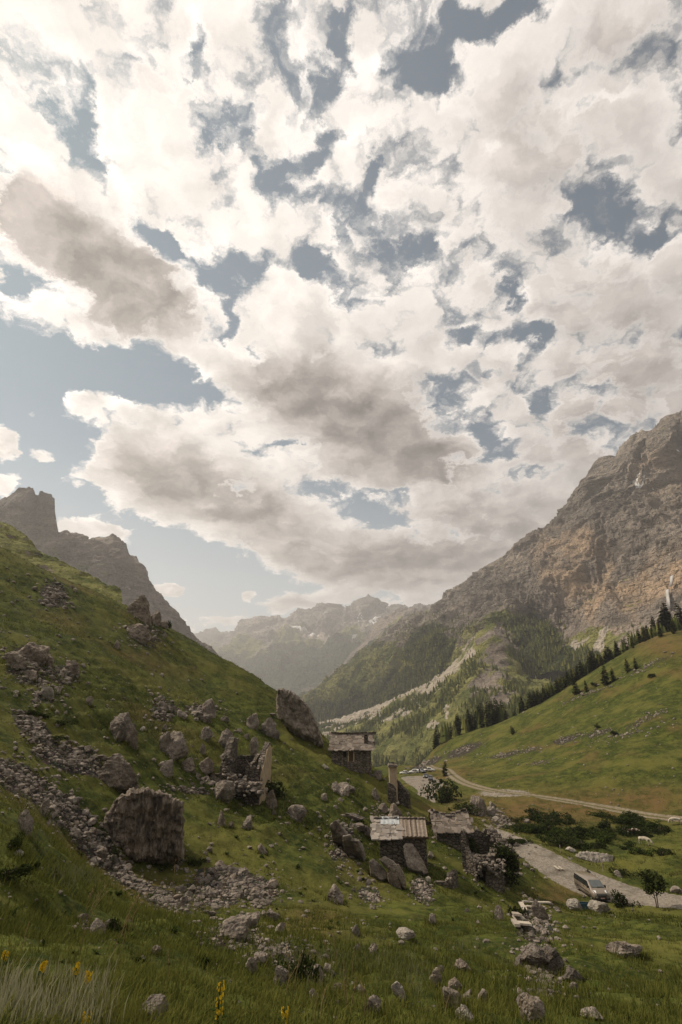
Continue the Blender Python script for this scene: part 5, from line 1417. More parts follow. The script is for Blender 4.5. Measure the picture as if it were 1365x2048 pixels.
def wall_mesh(L, hts, T, z0, rng, holes=(), amp=.05, ragged=.0, du=.16):
    """rubble wall along +x from 0 to L, thickness T in +y, from z0 up to a top profile; holes = (x0,x1,z0,z1)"""
    nx = max(3, int(L/du)); xs = np.linspace(0, L, nx+1)
    xp = np.linspace(0, L, len(hts)); top = np.interp(xs, xp, hts)
    if ragged: top = top+np.repeat(rng.normal(0, ragged, (nx+3)//2+1), 2)[:nx+1]
    nz = max(3, int((max(hts)-z0)/du)); V, idx = [], {}
    def vid(i, j, k):
        key = (i, j, k)
        if key not in idx:
            zt = top[i]; zz = z0+(zt-z0)*j/nz
            idx[key] = len(V); V.append((xs[i], 0 if k == 0 else T, zz))
        return idx[key]
    cell = np.ones((nx, nz), bool)
    for x0, x1, a, b in holes:
        for i in range(nx):
            for j in range(nz):
                zc = z0+(.5*(top[i]+top[i+1])-z0)*(j+.5)/nz
                if x0 < .5*(xs[i]+xs[i+1]) < x1 and a < zc < b: cell[i, j] = False
    F = []
    for i in range(nx):
        for j in range(nz):
            if not cell[i, j]: continue
            F.append((vid(i,j,0), vid(i+1,j,0), vid(i+1,j+1,0), vid(i,j+1,0)))
            F.append((vid(i,j,1), vid(i,j+1,1), vid(i+1,j+1,1), vid(i+1,j,1)))
            for di, dj, a, b in ((-1,0,(0,0),(0,1)), (1,0,(1,1),(1,0)), (0,1,(0,1),(1,1)), (0,-1,(1,0),(0,0))):
                ii, jj = i+di, j+dj
                if 0 <= ii < nx and 0 <= jj < nz and cell[ii, jj]: continue
                p, q = (i+a[0], j+a[1]), (i+b[0], j+b[1])
                F.append((vid(*p,0), vid(*q,0), vid(*q,1), vid(*p,1)))
    V = np.array(V, float); s = rng.uniform(0, 50)
    q = V*np.array([2.6,2.6,4.0])+s
    V = V+np.stack([perlin(q), perlin(q+31), perlin(q+57)], 1)*amp
    return V, np.array(F)
def place(V, o, yaw):
    c, s = math.cos(yaw), math.sin(yaw); V = np.asarray(V, float).copy(); x, y = V[:,0].copy(), V[:,1].copy()
    V[:,0] = x*c-y*s+o[0]; V[:,1] = x*s+y*c+o[1]; V[:,2] += o[2]; return V
def merge(parts):
    Vs, Fs, o = [], [], 0
    for V, F in parts: Vs.append(np.asarray(V, float)); Fs.append(np.asarray(F)+o); o += len(V)
    return np.concatenate(Vs), np.concatenate(Fs)
def box(x0, x1, y0, y1, z0, z1):
    V = np.array([(x0,y0,z0),(x1,y0,z0),(x1,y1,z0),(x0,y1,z0),(x0,y0,z1),(x1,y0,z1),(x1,y1,z1),(x0,y1,z1)], float)
    return V, np.array([(0,3,2,1),(4,5,6,7),(0,1,5,4),(1,2,6,5),(2,3,7,6),(3,0,4,7)])
def slab_roof(rng, x0, x1, ye, ze, yr, zr, rows, size=.55, sag=0., thick=.05, jit=1.0):
    """overlapping stone slabs from the eave (ye, ze) to the ridge (yr, zr); returns mesh and tint"""
    parts, T = [], []
    for r in range(rows+1):
        f = r/rows; x = x0-rng.uniform(0, .25)
        while x < x1:
            w = size*rng.uniform(.55, 1.5); dp = size*rng.uniform(.8, 1.25); th = thick*rng.uniform(.7, 1.6)
            k = rng.integers(5, 8); a = np.sort(rng.uniform(0, 6.28, k)); a = np.linspace(0, 6.28, k, endpoint=False)+rng.normal(0, .18, k)
            px = np.clip(np.cos(a)*.72, -.5, .5)*w*rng.uniform(.9, 1.1, k); py = np.clip(np.sin(a)*.72, -.5, .5)*dp
            cx = x+w/2; u = (cx-x0)/(x1-x0)
            ey = ye+(yr-ye)*f; ez = ze+(zr-ze)*f+rng.random()*.05-sag*math.sin(math.pi*np.clip(u, 0, 1))*f+rng.normal(0, .012)*jit
            sl = math.atan2(zr-ze, yr-ye)*.93+rng.normal(0, .03)*jit; tl = rng.normal(0, .03)*jit
            yy = py*math.cos(sl); zz = py*math.sin(sl)+px*tl
            V = np.concatenate([np.stack([cx+px, ey+yy, ez+zz], 1), np.stack([cx+px*.97, ey+yy*.97, ez+zz+th], 1)])
            F = [(i, (i+1) % k, k+(i+1) % k) for i in range(k)]+[(i, k+(i+1) % k, k+i) for i in range(k)]+[(k, k+i, k+i+1) for i in range(1, k-1)]
            parts.append((V, np.array(F))); T += [rng.random()]*len(V); x += w*.86
    V, F = merge(parts); return V, F, np.array(T)
def deck(x0, x1, ye, ze, yr, zr, yb, zb, sag=0., t=.08):
    xs = np.linspace(x0, x1, 13); V, F = [], []
    for x in xs:
        s = sag*math.sin(math.pi*(x-x0)/(x1-x0))
        V += [(x,ye,ze-.05),(x,yr,zr-s-.05),(x,yb,zb-.05),(x,yb,zb-.05-t),(x,yr,zr-s-.05-t),(x,ye,ze-.05-t)]
    for i in range(12):
        for k in range(6): F.append((i*6+k, i*6+(k+1) % 6, i*6+6+(k+1) % 6, i*6+6+k))
    n = len(V); F += [(0,1,4,5),(1,2,3,4),(n-6,n-1,n-2,n-5),(n-5,n-2,n-3,n-4)]
    return np.array(V), np.array(F)
def facing(v): return math.atan2(-v[0], v[1])

def hut_shell(rng, W, Dp, eave, ridge, z0, holes, mat, root, T=.45):
    parts = []
    V, F = wall_mesh(W, [eave, eave], T, z0, rng, holes); parts.append((V, F))                                        # front, along x
    V, F = wall_mesh(W, [eave, eave], T, z0, rng); parts.append((place(V, (0, Dp-T, 0), 0), F))                        # back
    for x in (0, W-T):
        V, F = wall_mesh(Dp-2*T-.02, [eave+.1, ridge-.12, eave+.1], T, z0, rng)
        parts.append((place(V, (x+T, T+.01, 0), math.pi/2), F))
    V, F = merge(parts); V[:,0] -= W/2
    mesh_np("wall", V, F, mat, False, parent=root)

def hut_chimney():
    rng = np.random.default_rng(61); z = 80.0
    e0 = P(703, 1499, z); base = e0[2]-2.3; root = empty("stone_hut", (e0[0], e0[1], base), facing(e0)-.03)
    tag(root, "stone hut with an intact grey slab roof, a chimney and a dark doorway", "hut")
    W, Dp = 6.15, 5.0; rz, ez = 2.3+2.15, 2.3
    hut_shell(rng, W, Dp, ez, rz, -4.5, [(2.70,3.40,.75,2.0)], M_WALL, root)
    V, F = wall_mesh(.85, [1.95,1.95], .1, .7, rng); 
    d = mesh_np("door", *box(-.38,.30,.12,.18,.70,2.02), M_WOOD, False, parent=root)
    for a in (-.38, -.15, .07): mesh_np("plank", *box(a, a+.20, .10, .118, .72, 2.0), M_WOOD, False, parent=d)
    fr = mesh_np("door_frame", *merge([box(-.55,-.39,-.03,.3,.6,2.1), box(.31,.46,-.03,.3,.6,2.1)]), M_TAN, False, parent=root)
    mesh_np("window", *box(-1.25,-.75,-.06,-.02,1.25,2.0), M_OPENSHADE, False, parent=root)  # flat dark block, the window's inner shade is in its colour
    V, F = deck(-W/2-.2, W/2+.15, -.30, ez-.02, Dp/2, rz, Dp+.3, ez)
    rf = mesh_np("roof", V, F, M_SLAB, False, parent=root, attrs={'tint': np.full(len(V), .3)})
    V, F, T = slab_roof(rng, -W/2-.25, W/2+.15, -.35, ez, Dp/2, rz, 9, .62, .10, .07)
    V2, F2, T2 = slab_roof(rng, -W/2-.25, W/2+.15, Dp+.3, ez, Dp/2, rz, 7, .62, .05, .05)
    V, F = merge([(V, F), (V2, F2)]); mesh_np("roof_slabs", V, F, M_SLAB, False, parent=rf, attrs={'tint': np.concatenate([T, T2])})
    # chimney near the right end of the front slope
    V, F = wall_mesh(.62, [4.2,4.2], .55, 2.6, rng, amp=.03, du=.14); V = place(V, (2.02,.62,0), 0)
    ch = mesh_np("chimney", V, F, M_WALL, False, parent=root)
    mesh_np("chimney_cap", *merge([box(1.92,2.74,.52,1.26,4.42,4.52), box(1.98,2.14,.6,1.2,4.2,4.42), box(2.54,2.70,.6,1.2,4.2,4.42)]), M_SLAB, False, parent=ch, attrs={'tint': np.full(24, .5)})
    mesh_np("chimney_mouth_shade", *box(2.16,2.52,.66,1.14,4.2,4.4), M_OPENSHADE, False, parent=ch)  # solid block coloured as the shade under the cap
hut_chimney()

def hut_two_roofs():
    rng = np.random.default_rng(62); z = 54.0
    e0 = P(806, 1672, z); g = e0[2]-3.2; root = empty("stone_hut", (e0[0], e0[1], g), facing(e0)+.04)
    tag(root, "stone hut roofed half in pale slabs and half in brown sheet metal", "hut")
    W, Dp, ez, rz = 4.9, 4.3, 3.2, 4.35
    hut_shell(rng, W, Dp, ez, rz, -2.2, [(.35,.9,.1,.9)], M_WALLD, root)
    mesh_np("opening", *box(-W/2+.3,-W/2+.95,.40,.44,0,1.0), M_OPENSHADE, False, parent=root)  # dark sheet behind the hole, coloured as the shade within
    V, F = deck(-W/2-.75, W/2+.1, -.25, ez, Dp/2, rz, Dp+.2, ez)
    rf = mesh_np("roof", V, F, M_SLABL, False, parent=root, attrs={'tint': np.full(len(V), .2)})
    V, F, T = slab_roof(rng, -W/2-.75, -.30, -.45, ez-.15, Dp/2, rz, 7, .62, .0, .08, 1.8)
    V2, F2, T2 = slab_roof(rng, -W/2-.6, W/2, Dp+.2, ez, Dp/2, rz, 6, .6)
    V, F = merge([(V, F), (V2, F2)]); mesh_np("roof_slabs", V, F, M_SLABL, False, parent=rf, attrs={'tint': np.concatenate([T, T2])})
    sl = (rz-ez)/(Dp/2)
    def sheet(x0, x1, y0, y1, lift, wave, n):
        xs = np.linspace(x0, x1, n); ys = np.linspace(y0, y1, 8); V = []
        for y in ys:
            for i, x in enumerate(xs): V.append((x, y, ez+sl*y+lift+(wave if (i//3) % 2 else 0)))
        V = np.array(V); top = V+np.array([0,0,.02]); nF = grid_faces(8, n); o = len(V)
        rim = [(i, i+1, o+i+1, o+i) for i in range(n-1)]+[(i*n, o+i*n, o+(i+1)*n, (i+1)*n) for i in range(7)]+[(i*n+n-1, (i+1)*n+n-1, o+(i+1)*n+n-1, o+i*n+n-1) for i in range(7)]
        return np.concatenate([V, top]), np.concatenate([nF[:, ::-1], nF+o, np.array(rim)])
    V, F = sheet(-2.3, -.25, 1.25, Dp/2+.1, .17, .02, 28); mesh_np("roof_flashing", V, F, M_TINBLUE, False, parent=rf)
    V, F = sheet(-.25, W/2+.12, -.28, Dp/2+.12, .14, .05, 40); sh = mesh_np("metal_roof", V, F, M_RUST, False, parent=root)
    seams = [box(x-.012, x+.012, -.26, -.255, ez, ez+.2) for x in (.55, 1.05, 1.6)]
    Vs = []
    for x in (.42, .95, 1.5):
        q, f = box(x-.02, x+.02, 0, 1, 0, .03); y = -.27+q[:,1]*(Dp/2+.36); q[:,1] = y; q[:,2] += ez+sl*y+.215; Vs.append((q, f))
    mesh_np("roof_seam", *merge(Vs), M_WOOD, False, parent=sh)
    mesh_np("eave_beam", *merge([box(-W/2-.1, W/2+.25, -.20,-.05, ez-.22, ez-.07), box(W/2-2.1, W/2+.3, -.34,-.21, ez-.10, ez-.02)]), M_WOOD, False, parent=root)
    mesh_np("gutter_pole", *tube([(.9,.9,ez+.3),(.9,.9,ez+1.75)], [.02,.02], 6), M_WOOD, True, parent=root)
    mesh_np("cross_pole", *tube([(W/2-.2,1.9,ez+1.0),(W/2+1.9,2.6,ez+.95)], [.04,.03], 6), M_WOOD, True, parent=root)
hut_two_roofs()

def hut_sagging():
    rng = np.random.default_rng(63); z = 64.0
    e0 = P(905, 1662, z); g = e0[2]-2.3; root = empty("stone_hut", (e0[0], e0[1], g), facing(e0)+.16)
    tag(root, "stone hut with a sagging slab roof dipping in the middle", "hut")
    W, Dp, ez, rz = 3.9, 4.6, 2.3, 4.15
    hut_shell(rng, W, Dp, ez, rz-.4, -2.5, [], M_WALLD, root)
    V, F = deck(-W/2-.35, W/2+.15, -.25, ez, Dp/2, rz, Dp+.2, ez, .55)
    rf = mesh_np("roof", V, F, M_SLAB, False, parent=root, attrs={'tint': np.full(len(V), .2)})
    V, F, T = slab_roof(rng, -W/2-.4, W/2+.3, -.35, ez, Dp/2, rz, 9, .62, .55, .08, 2.2)
    V2, F2, T2 = slab_roof(rng, -W/2-.3, W/2+.2, Dp+.3, ez, Dp/2, rz, 7, .6, .55)
    V, F = merge([(V, F), (V2, F2)]); mesh_np("roof_slabs", V, F, M_SLAB, False, parent=rf, attrs={'tint': np.concatenate([T, T2])})
    V, F, T = slab_roof(rng, -.3, .5, Dp/2-.2, rz-.52, Dp/2+.2, rz-.5, 1, .6, 0, .08); mesh_np("ridge_slab", V, F, M_SLABL, False, parent=rf, attrs={'tint': T})
    V, F = wall_mesh(1.5, [1.3,.6], .5, -2, rng, ragged=.12); V = place(V, (W/2, 2.6, 0), -.1); mesh_np("broken_wall", V, F, M_WALL, False, parent=root)
hut_sagging()

def seg_wall(root, a, b, hts, T, mat, rng, name="wall", holes=(), ragged=.12, down=2.0, amp=.07):
    """wall between photo feet a, b = (px, py, depth); hts in metres above the straight foot line"""
    A, B = P(*a), P(*b); L = float(np.hypot(*(B-A)[:2])); yaw = math.atan2(B[1]-A[1], B[0]-A[0])
    V, F = wall_mesh(L, hts, T, -down, rng, holes, amp, ragged, .2)
    V[:,2] += (B[2]-A[2])*np.clip(V[:,0]/L, 0, 1)
    V = place(V, A-np.array(root.location), yaw)
    return mesh_np(name, V, F, mat, False, parent=root)
def pile(root, rng, spots, s0, s1, name="fallen_stones"):
    parts = []
    for px, py, dep, lift in spots:
        V, F = VAR[rng.integers(14)]; V = fix_box(V, 1, 1, .7)*rng.uniform(s0, s1); a = rng.uniform(0, 6.28)
        v = P(px, py, dep); parts.append((place(V, v+np.array([0,0,lift])-np.array(root.location), a), F))
    return tag(mesh_np(name, *merge(parts), M_ROCKS, False, parent=root), kind='stuff')

def ruin_roofless():
    rng = np.random.default_rng(64); v, z = hit(492, 1583); root = empty("roofless_ruin", v); tag(root, "roofless stone ruin with one tan plastered wall and a rubble spill", "ruin")
    z = min(max(z, 52), 60)
    seg_wall(root, (473,1548,z+2.5), (528,1546,z+3), [2.0,1.95,1.9,2.0], .5, M_WALLD, rng, ragged=.05)
    seg_wall(root, (452,1556,z-1.5), (473,1546,z+2.6), [1.4,3.2,3.9,3.9], .7, M_WALL, rng, ragged=.2)
    w = seg_wall(root, (519,1587,z-3.0), (541,1552,z+2.4), [1.9,2.7,3.6,3.9,3.2], .55, M_WALL, rng, ragged=.08)
    # plaster skin on the outer face
    A, B = P(519,1587,z-3.0), P(541,1552,z+2.4); L = float(np.hypot(*(B-A)[:2])); yaw = math.atan2(B[1]-A[1], B[0]-A[0])
    V, F = wall_mesh(L, [1.8,2.6,3.5,3.75,3.05], .06, -1.6, rng, (), .025, .03, .2); V[:,2] += (B[2]-A[2])*np.clip(V[:,0]/L, 0, 1); V[:,1] -= .09
    mesh_np("plaster", place(V, A-np.array(root.location), yaw), F, M_TAN, False, parent=w)
    seg_wall(root, (490,1560,z-2.4), (519,1586,z-3.0), [2.0,1.7,1.9,2.3], .5, M_WALLD, rng, ragged=.25)
    seg_wall(root, (497,1545,z-1.0), (524,1540,z+1.5), [.35,1.0,2.0], .4, M_WALL, rng, "inner_wall", ragged=.1, down=.6)
    sp = []
    for k in range(150):
        f = rng.random(); px = 452+f*66+rng.normal(0, 8); py = 1562+f*24+rng.normal(0, 8); sp.append((px, py, z-2.2-2*rng.random()-(py-1575)*.06, rng.uniform(-.2, .25)))
    pile(root, rng, sp, .25, .7)
    pile(root, rng, [(452+rng.normal(0,5)+k*.0, 1500+rng.uniform(10,58), z-1.2+rng.normal(0,.5), 0) for k in range(60)], .25, .5, "wall_stones")
    mesh_np("lintel", *tube([P(489,1578,z-3.6)-v, P(500,1566,z-3.4)-v], [.09,.08], 6), M_WOOD, True, parent=root)
ruin_roofless()

def ruin_arch():
    rng = np.random.default_rng(65); v, z = hit(960, 1752); root = empty("ruined_walls", v); tag(root, "low ruined stone walls with a thin standing pillar and a dark arched opening", "ruin")
    z = min(max(z, 52), 62)
    seg_wall(root, (925,1722,z+1), (935,1724,z+.8), [2.9,3.2,2.7], .5, M_WALL, rng, "pillar", ragged=.08)
    seg_wall(root, (933,1724,z+.8), (955,1742,z-.5), [1.6,.9,.7,1.0], .6, M_WALL, rng, ragged=.15)
    hole = [(.15, .95, -1.0, .75)]
    seg_wall(root, (953,1752,z-1), (985,1762,z-1.2), [1.7,1.9,1.6,1.2], .9, M_WALLD, rng, "arch_wall", holes=hole, ragged=.12)
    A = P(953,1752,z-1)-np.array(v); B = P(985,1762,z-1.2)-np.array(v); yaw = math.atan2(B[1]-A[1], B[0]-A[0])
    V, F = box(.0, 1.3, .5, .56, -1.5, .8); mesh_np("arch_shade_panel", place(V, A, yaw), F, M_OPENSHADE, False, parent=root)  # dark sheet, the arch's inner shade is put into its colour
    seg_wall(root, (985,1762,z-1.2), (1008,1756,z-.6), [1.2,.8,.5], .8, M_WALL, rng, ragged=.15)
    seg_wall(root, (938,1676,z+9), (975,1676,z+9), [.8,.9,.8,.7], .6, M_WALL, rng, ragged=.12)
    seg_wall(root, (975,1678,z+9), (1013,1712,z+5), [1.2,1.2,1.1,.9,.9], .9, M_WALL, rng, ragged=.12)
    seg_wall(root, (968,1730,z+1.5), (1012,1712,z+5), [.9,.6,.5,.6,.8], .9, M_WALL, rng, ragged=.15)
    sp = [(950+rng.random()*60, 1725+rng.random()*36, z+1-rng.random()*2.5, .15) for k in range(130)]
    sp += [(978+f*38+rng.normal(0,3), 1680+f*36+rng.normal(0,4), z+8.5-f*4, .5) for f in rng.random(60)]
    pile(root, rng, sp, .2, .55)
ruin_arch()

def gate_pillar():
    rng = np.random.default_rng(66); z = 74.0; v, zz = at_depth(788, 1584, z); root = empty("stone_pillar", v); tag(root, "square plastered stone pillar capped by two slabs, with a broken wall behind", "pillar")
    b = P(788, 1580, z)-v; h = 3.0
    V, F = wall_mesh(1.12, [h,h], 1.0, -2, rng, amp=.03, du=.2); mesh_np("shaft", place(V, b-np.array([.56,0,0]), 0), F, M_TAN, False, parent=root)
    for k, (w, zt) in enumerate(((1.45,h+.02),(1.3,h+.20))):
        V, F = box(-w/2,w/2,-.2,1.15,zt,zt+.14); V += rng.normal(0,.03,V.shape); mesh_np("cap_slab", V+b, F, M_SLAB, False, parent=root, attrs={'tint': np.full(8,.6)})
    V, F = VAR[3]; mesh_np("cap_stone", fix_box(V,.5,.4,.35)+b+np.array([.0,.4,h+.34]), F, M_ROCKS, False, parent=root)
    seg_wall(root, (792,1584,z+.5), (818,1602,z-.8), [1.7,1.3,1.2,.9], .6, M_WALLD, rng, "broken_wall", ragged=.1)
    seg_wall(root, (776,1594,z-1.2), (793,1600,z-1.5), [1.6,1.9,1.3], .7, M_WALL, rng, "rubble_base", ragged=.15)
gate_pillar()
def low_ruin():
    rng = np.random.default_rng(67); v, z = hit(890, 1775); root = empty("broken_wall", v); tag(root, "short curved remnant of a stone wall on the grass below the two-roofed hut", "ruin")
    seg_wall(root, (862,1772,z), (905,1773,z), [.15,.35,.4,.5], .5, M_WALL, rng, ragged=.1, down=1)
    seg_wall(root, (903,1774,z-.1), (917,1764,z+1.5), [.8,1.0,.9], .5, M_WALL, rng, ragged=.15, down=1)
low_ruin()
# ------------------------------------------------------------------ vehicles, animals, small things
def mat_paint(name, c, rough=.35, coat=.6, dirt=.35):
    m, t, b = new_mat(name); n = t.noise(objco(t), 3.5, 5, .65)
    t.l.new(t.mix(t.mul(t.smooth(n, .45, .75), dirt), c, (.21,.18,.145)), b.inputs['Base Color'])
    b.inputs['Roughness'].default_value = rough; b.inputs['Coat Weight'].default_value = coat; b.inputs['Coat Roughness'].default_value = .1
    b.inputs['Specular IOR Level'].default_value = .5; return m
M_GLASS = mat_plain("dark_car_glass", (.012,.014,.016), (.02,.022,.024), 2, .06, 0, 0, .6)
M_SCREEN = mat_plain("windscreen_glass", (.05,.06,.06), (.08,.09,.09), 2, .05, 0, 0, .7)
M_TYRE = mat_plain("tyre_rubber", (.016,.015,.014), (.035,.032,.03), 9, .9)
M_RIM = mat_plain("wheel_metal", (.30,.29,.28), (.45,.44,.43), 6, .4, .7, 0, .5)
M_BLACK = mat_plain("black_plastic", (.018,.017,.016), (.035,.033,.031), 8, .6)
M_LAMP = mat_plain("headlamp_glass", (.62,.64,.66), (.80,.82,.84), 6, .1, .2, 0, .8)
M_RED = mat_plain("red_lamp", (.25,.015,.012), (.35,.03,.02), 6, .3)
M_PLATE = mat_plain("number_plate", (.42,.20,.17), (.55,.40,.36), 14, .5)

def loft(sections, cap=True):
    """sections: list of equally long closed rings"""
    n = len(sections[0]); V = np.concatenate([np.array(s, float) for s in sections]); F = []
    for i in range(len(sections)-1):
        for k in range(n): F.append((i*n+k, i*n+(k+1) % n, (i+1)*n+(k+1) % n, (i+1)*n+k))
    Fs = [np.array(F)]
    if cap:
        tri = [(0, k+1, k) for k in range(1, n-1)]; o = (len(sections)-1)*n
        Fs.append(np.array(tri+[(o, o+k, o+k+1) for k in range(1, n-1)]))
    return V, Fs
def wheel(parent, x, y, r, w, side):
    th = np.linspace(0, 2*math.pi, 24, endpoint=False)
    prof = [(r*.62,-w/2),(r*.93,-w/2),(r,-w*.32),(r,w*.32),(r*.93,w/2),(r*.62,w/2)]
    V = np.array([(q*math.cos(a), d, q*math.sin(a)) for q, d in prof for a in th]); F = []
    for i in range(6):
        for k in range(24): F.append((i*24+k, i*24+(k+1) % 24, ((i+1) % 6)*24+(k+1) % 24, ((i+1) % 6)*24+k))
    o = empty("wheel", (0,0,0)); o.parent = parent; o.location = (x, y, r)
    mesh_np("tyre", V, np.array(F), M_TYRE, True, parent=o)
    V = [(0, side*w*.36, 0)]+[(r*.64*math.cos(a), side*w*.44, r*.64*math.sin(a)) for a in th]; F = [(0, 1+k, 1+(k+1) % 24) for k in range(24)]
    for k in range(5):
        pass
    mesh_np("rim", np.array(V), np.array(F), M_RIM, False, parent=o)
def quad_panel(parent, name, pts, mat, th=.012, out=(0,0,1)):
    p = np.array(pts, float); n = len(p); q = p+np.array(out)*th
    F = [tuple(range(n))[::-1], tuple(range(n, 2*n))]
    V = np.concatenate([p, q]); side = [(i, (i+1) % n, n+(i+1) % n, n+i) for i in range(n)]
    tris = [(0, k+1, k) for k in range(1, n-1)]+[(n, n+k, n+k+1) for k in range(1, n-1)]
    return mesh_np(name, V, [np.array(side), np.array(tris)], mat, False, parent=parent)
def body_shell(parent, prof, hw, tum, mat, zb, belt, name="body"):
    """car body lofted across: prof is the side outline (x, z) over the roof line, from rear sill to front sill"""
    secs = []
    prof = np.array(prof, float)
    for s in (-1, -.94, -.8, -.45, 0, .45, .8, .94, 1):
        ring = []
        for x, z in prof:
            k = np.clip((z-belt)/(prof[:,1].max()-belt), 0, 1); y = s*(hw-tum*k)
            drop = .05*abs(s)**6 if z > zb+.05 else 0; pull = .07*abs(s)**8
            xm = x-(pull*np.sign(x))*(1 if abs(x) > prof[:,0].max()*.8 else 0)
            ring.append((xm, y, z-drop))
        secs.append(ring)
    V, Fs = loft(secs, True); return mesh_np(name, V, Fs, mat, True, parent=parent)

def van(loc, yaw):
    r = empty("passenger_van", loc, yaw); tag(r, "beige passenger van with dark windows standing on the gravel road", "van")
    paint = mat_paint("beige_van_paint", (.155,.125,.092))
    L = 2.86; prof = [(-L,.42),(-L-.02,.80),(-L,1.35),(-L+.08,1.86),(-L+.25,1.96),(-1.0,2.02),(.55,2.02),(1.02,1.93),(1.95,1.28),(2.10,1.20),(2.62,1.02),(2.80,.86),(2.86,.62),(2.84,.36),(2.0,.30),(-2.0,.30)]
    body_shell(r, prof, .97, .17, paint, .3, 1.15)
    for sx in (-1.95, 1.78):
        for sy in (-1, 1): wheel(r, sx, sy*.86, .345, .22, sy)
    for sy, nm in ((-1, 1), (1, 1)):
        def yy(z): return sy*(.97-.17*max(0, (z-1.15)/.87)+.012)
        for x0, x1, a0, a1 in ((-2.72,-1.28,-2.66,-1.28),(-1.20,.28,-1.20,.28),(.38,1.62,.38,1.0)):
            pts = [(x0,yy(1.22),1.22),(x1,yy(1.22),1.22),(a1,yy(1.78),1.78),(a0,yy(1.78),1.78)]
            quad_panel(r, "side_window", pts, M_GLASS, .012, (0,sy,0))
        quad_panel(r, "door_trim", [(-2.5,sy*.985,.66),(1.4,sy*.985,.66),(1.4,sy*.985,.74),(-2.5,sy*.985,.74)], M_BLACK, .02, (0,sy,0))
        quad_panel(r, "door_handle", [(-.1,sy*.985,1.02),(.18,sy*.985,1.02),(.18,sy*.985,1.07),(-.1,sy*.985,1.07)], M_BLACK, .025, (0,sy,0))
        quad_panel(r, "sliding_rail", [(-2.4,sy*.985,1.10),(-1.0,sy*.985,1.10),(-1.0,sy*.985,1.13),(-2.4,sy*.985,1.13)], M_RIM, .012, (0,sy,0))
        quad_panel(r, "headlight", [(2.40,sy*.55,1.105),(2.70,sy*.62,.945),(2.58,sy*.925,.93),(2.16,sy*.93,1.10)], M_LAMP, .03, (.4,0,.9))
        mb = mesh_np("mirror", *merge([box(1.42,1.60,sy*1.02-.11,sy*1.02+.11,1.20,1.46)]), M_BLACK, False, parent=r); mb.data.transform(Matrix.Translation((0,sy*.06,0)))
        quad_panel(r, "tail_light", [(-2.885,sy*.82,1.1),(-2.885,sy*.95,1.1),(-2.86,sy*.90,1.5),(-2.86,sy*.80,1.5)], M_RED, .02, (-1,0,0))
        quad_panel(r, "fog_light", [(2.87,sy*.60,.42),(2.87,sy*.78,.42),(2.87,sy*.78,.52),(2.87,sy*.60,.52)], M_LAMP, .02, (1,0,0))
    quad_panel(r, "windscreen", [(1.90,-.80,1.33),(1.90,.80,1.33),(1.07,.72,1.91),(1.07,-.72,1.91)], M_SCREEN, .022, (.57,0,.82))
    quad_panel(r, "wiper", [(1.90,-.1,1.345),(1.90,.62,1.345),(1.86,.62,1.375),(1.86,-.1,1.375)], M_BLACK, .035, (.57,0,.82))
    quad_panel(r, "rear_window", [(-2.875,-.75,1.25),(-2.875,.75,1.25),(-2.82,.70,1.75),(-2.82,-.70,1.75)], M_GLASS, .015, (-1,0,0))
    mesh_np("bumper", *merge([box(2.70,2.90,-.90,.90,.28,.50), box(-2.93,-2.80,-.92,.92,.34,.62)]), M_BLACK, False, parent=r)
    quad_panel(r, "grille", [(2.82,-.62,.72),(2.82,.62,.72),(2.76,.60,.90),(2.76,-.60,.90)], M_BLACK, .05, (1,0,0))
    quad_panel(r, "chrome_bar", [(2.87,-.55,.80),(2.87,.55,.80),(2.86,.55,.84),(2.86,-.55,.84)], M_RIM, .012, (1,0,0))
    quad_panel(r, "air_intake", [(2.86,-.5,.54),(2.86,.5,.54),(2.85,.5,.68),(2.85,-.5,.68)], M_BLACK, .02, (1,0,0))
    quad_panel(r, "number_plate", [(2.905,-.26,.42),(2.905,.26,.42),(2.905,.26,.53),(2.905,-.26,.53)], M_PLATE, .012, (1,0,0))
    return r
_a, _za = hit(1157,1781); _b, _zb = hit(1185,1802)
_mid = (_a+_b)/2
_off = np.array([.95, 0, 0])
van((_mid[0]+1.0, _mid[1]+.15, ground_z(_mid[0]+1.0, _mid[1])+.01), math.atan2(_b[1]-_a[1], _b[0]-_a[0]))

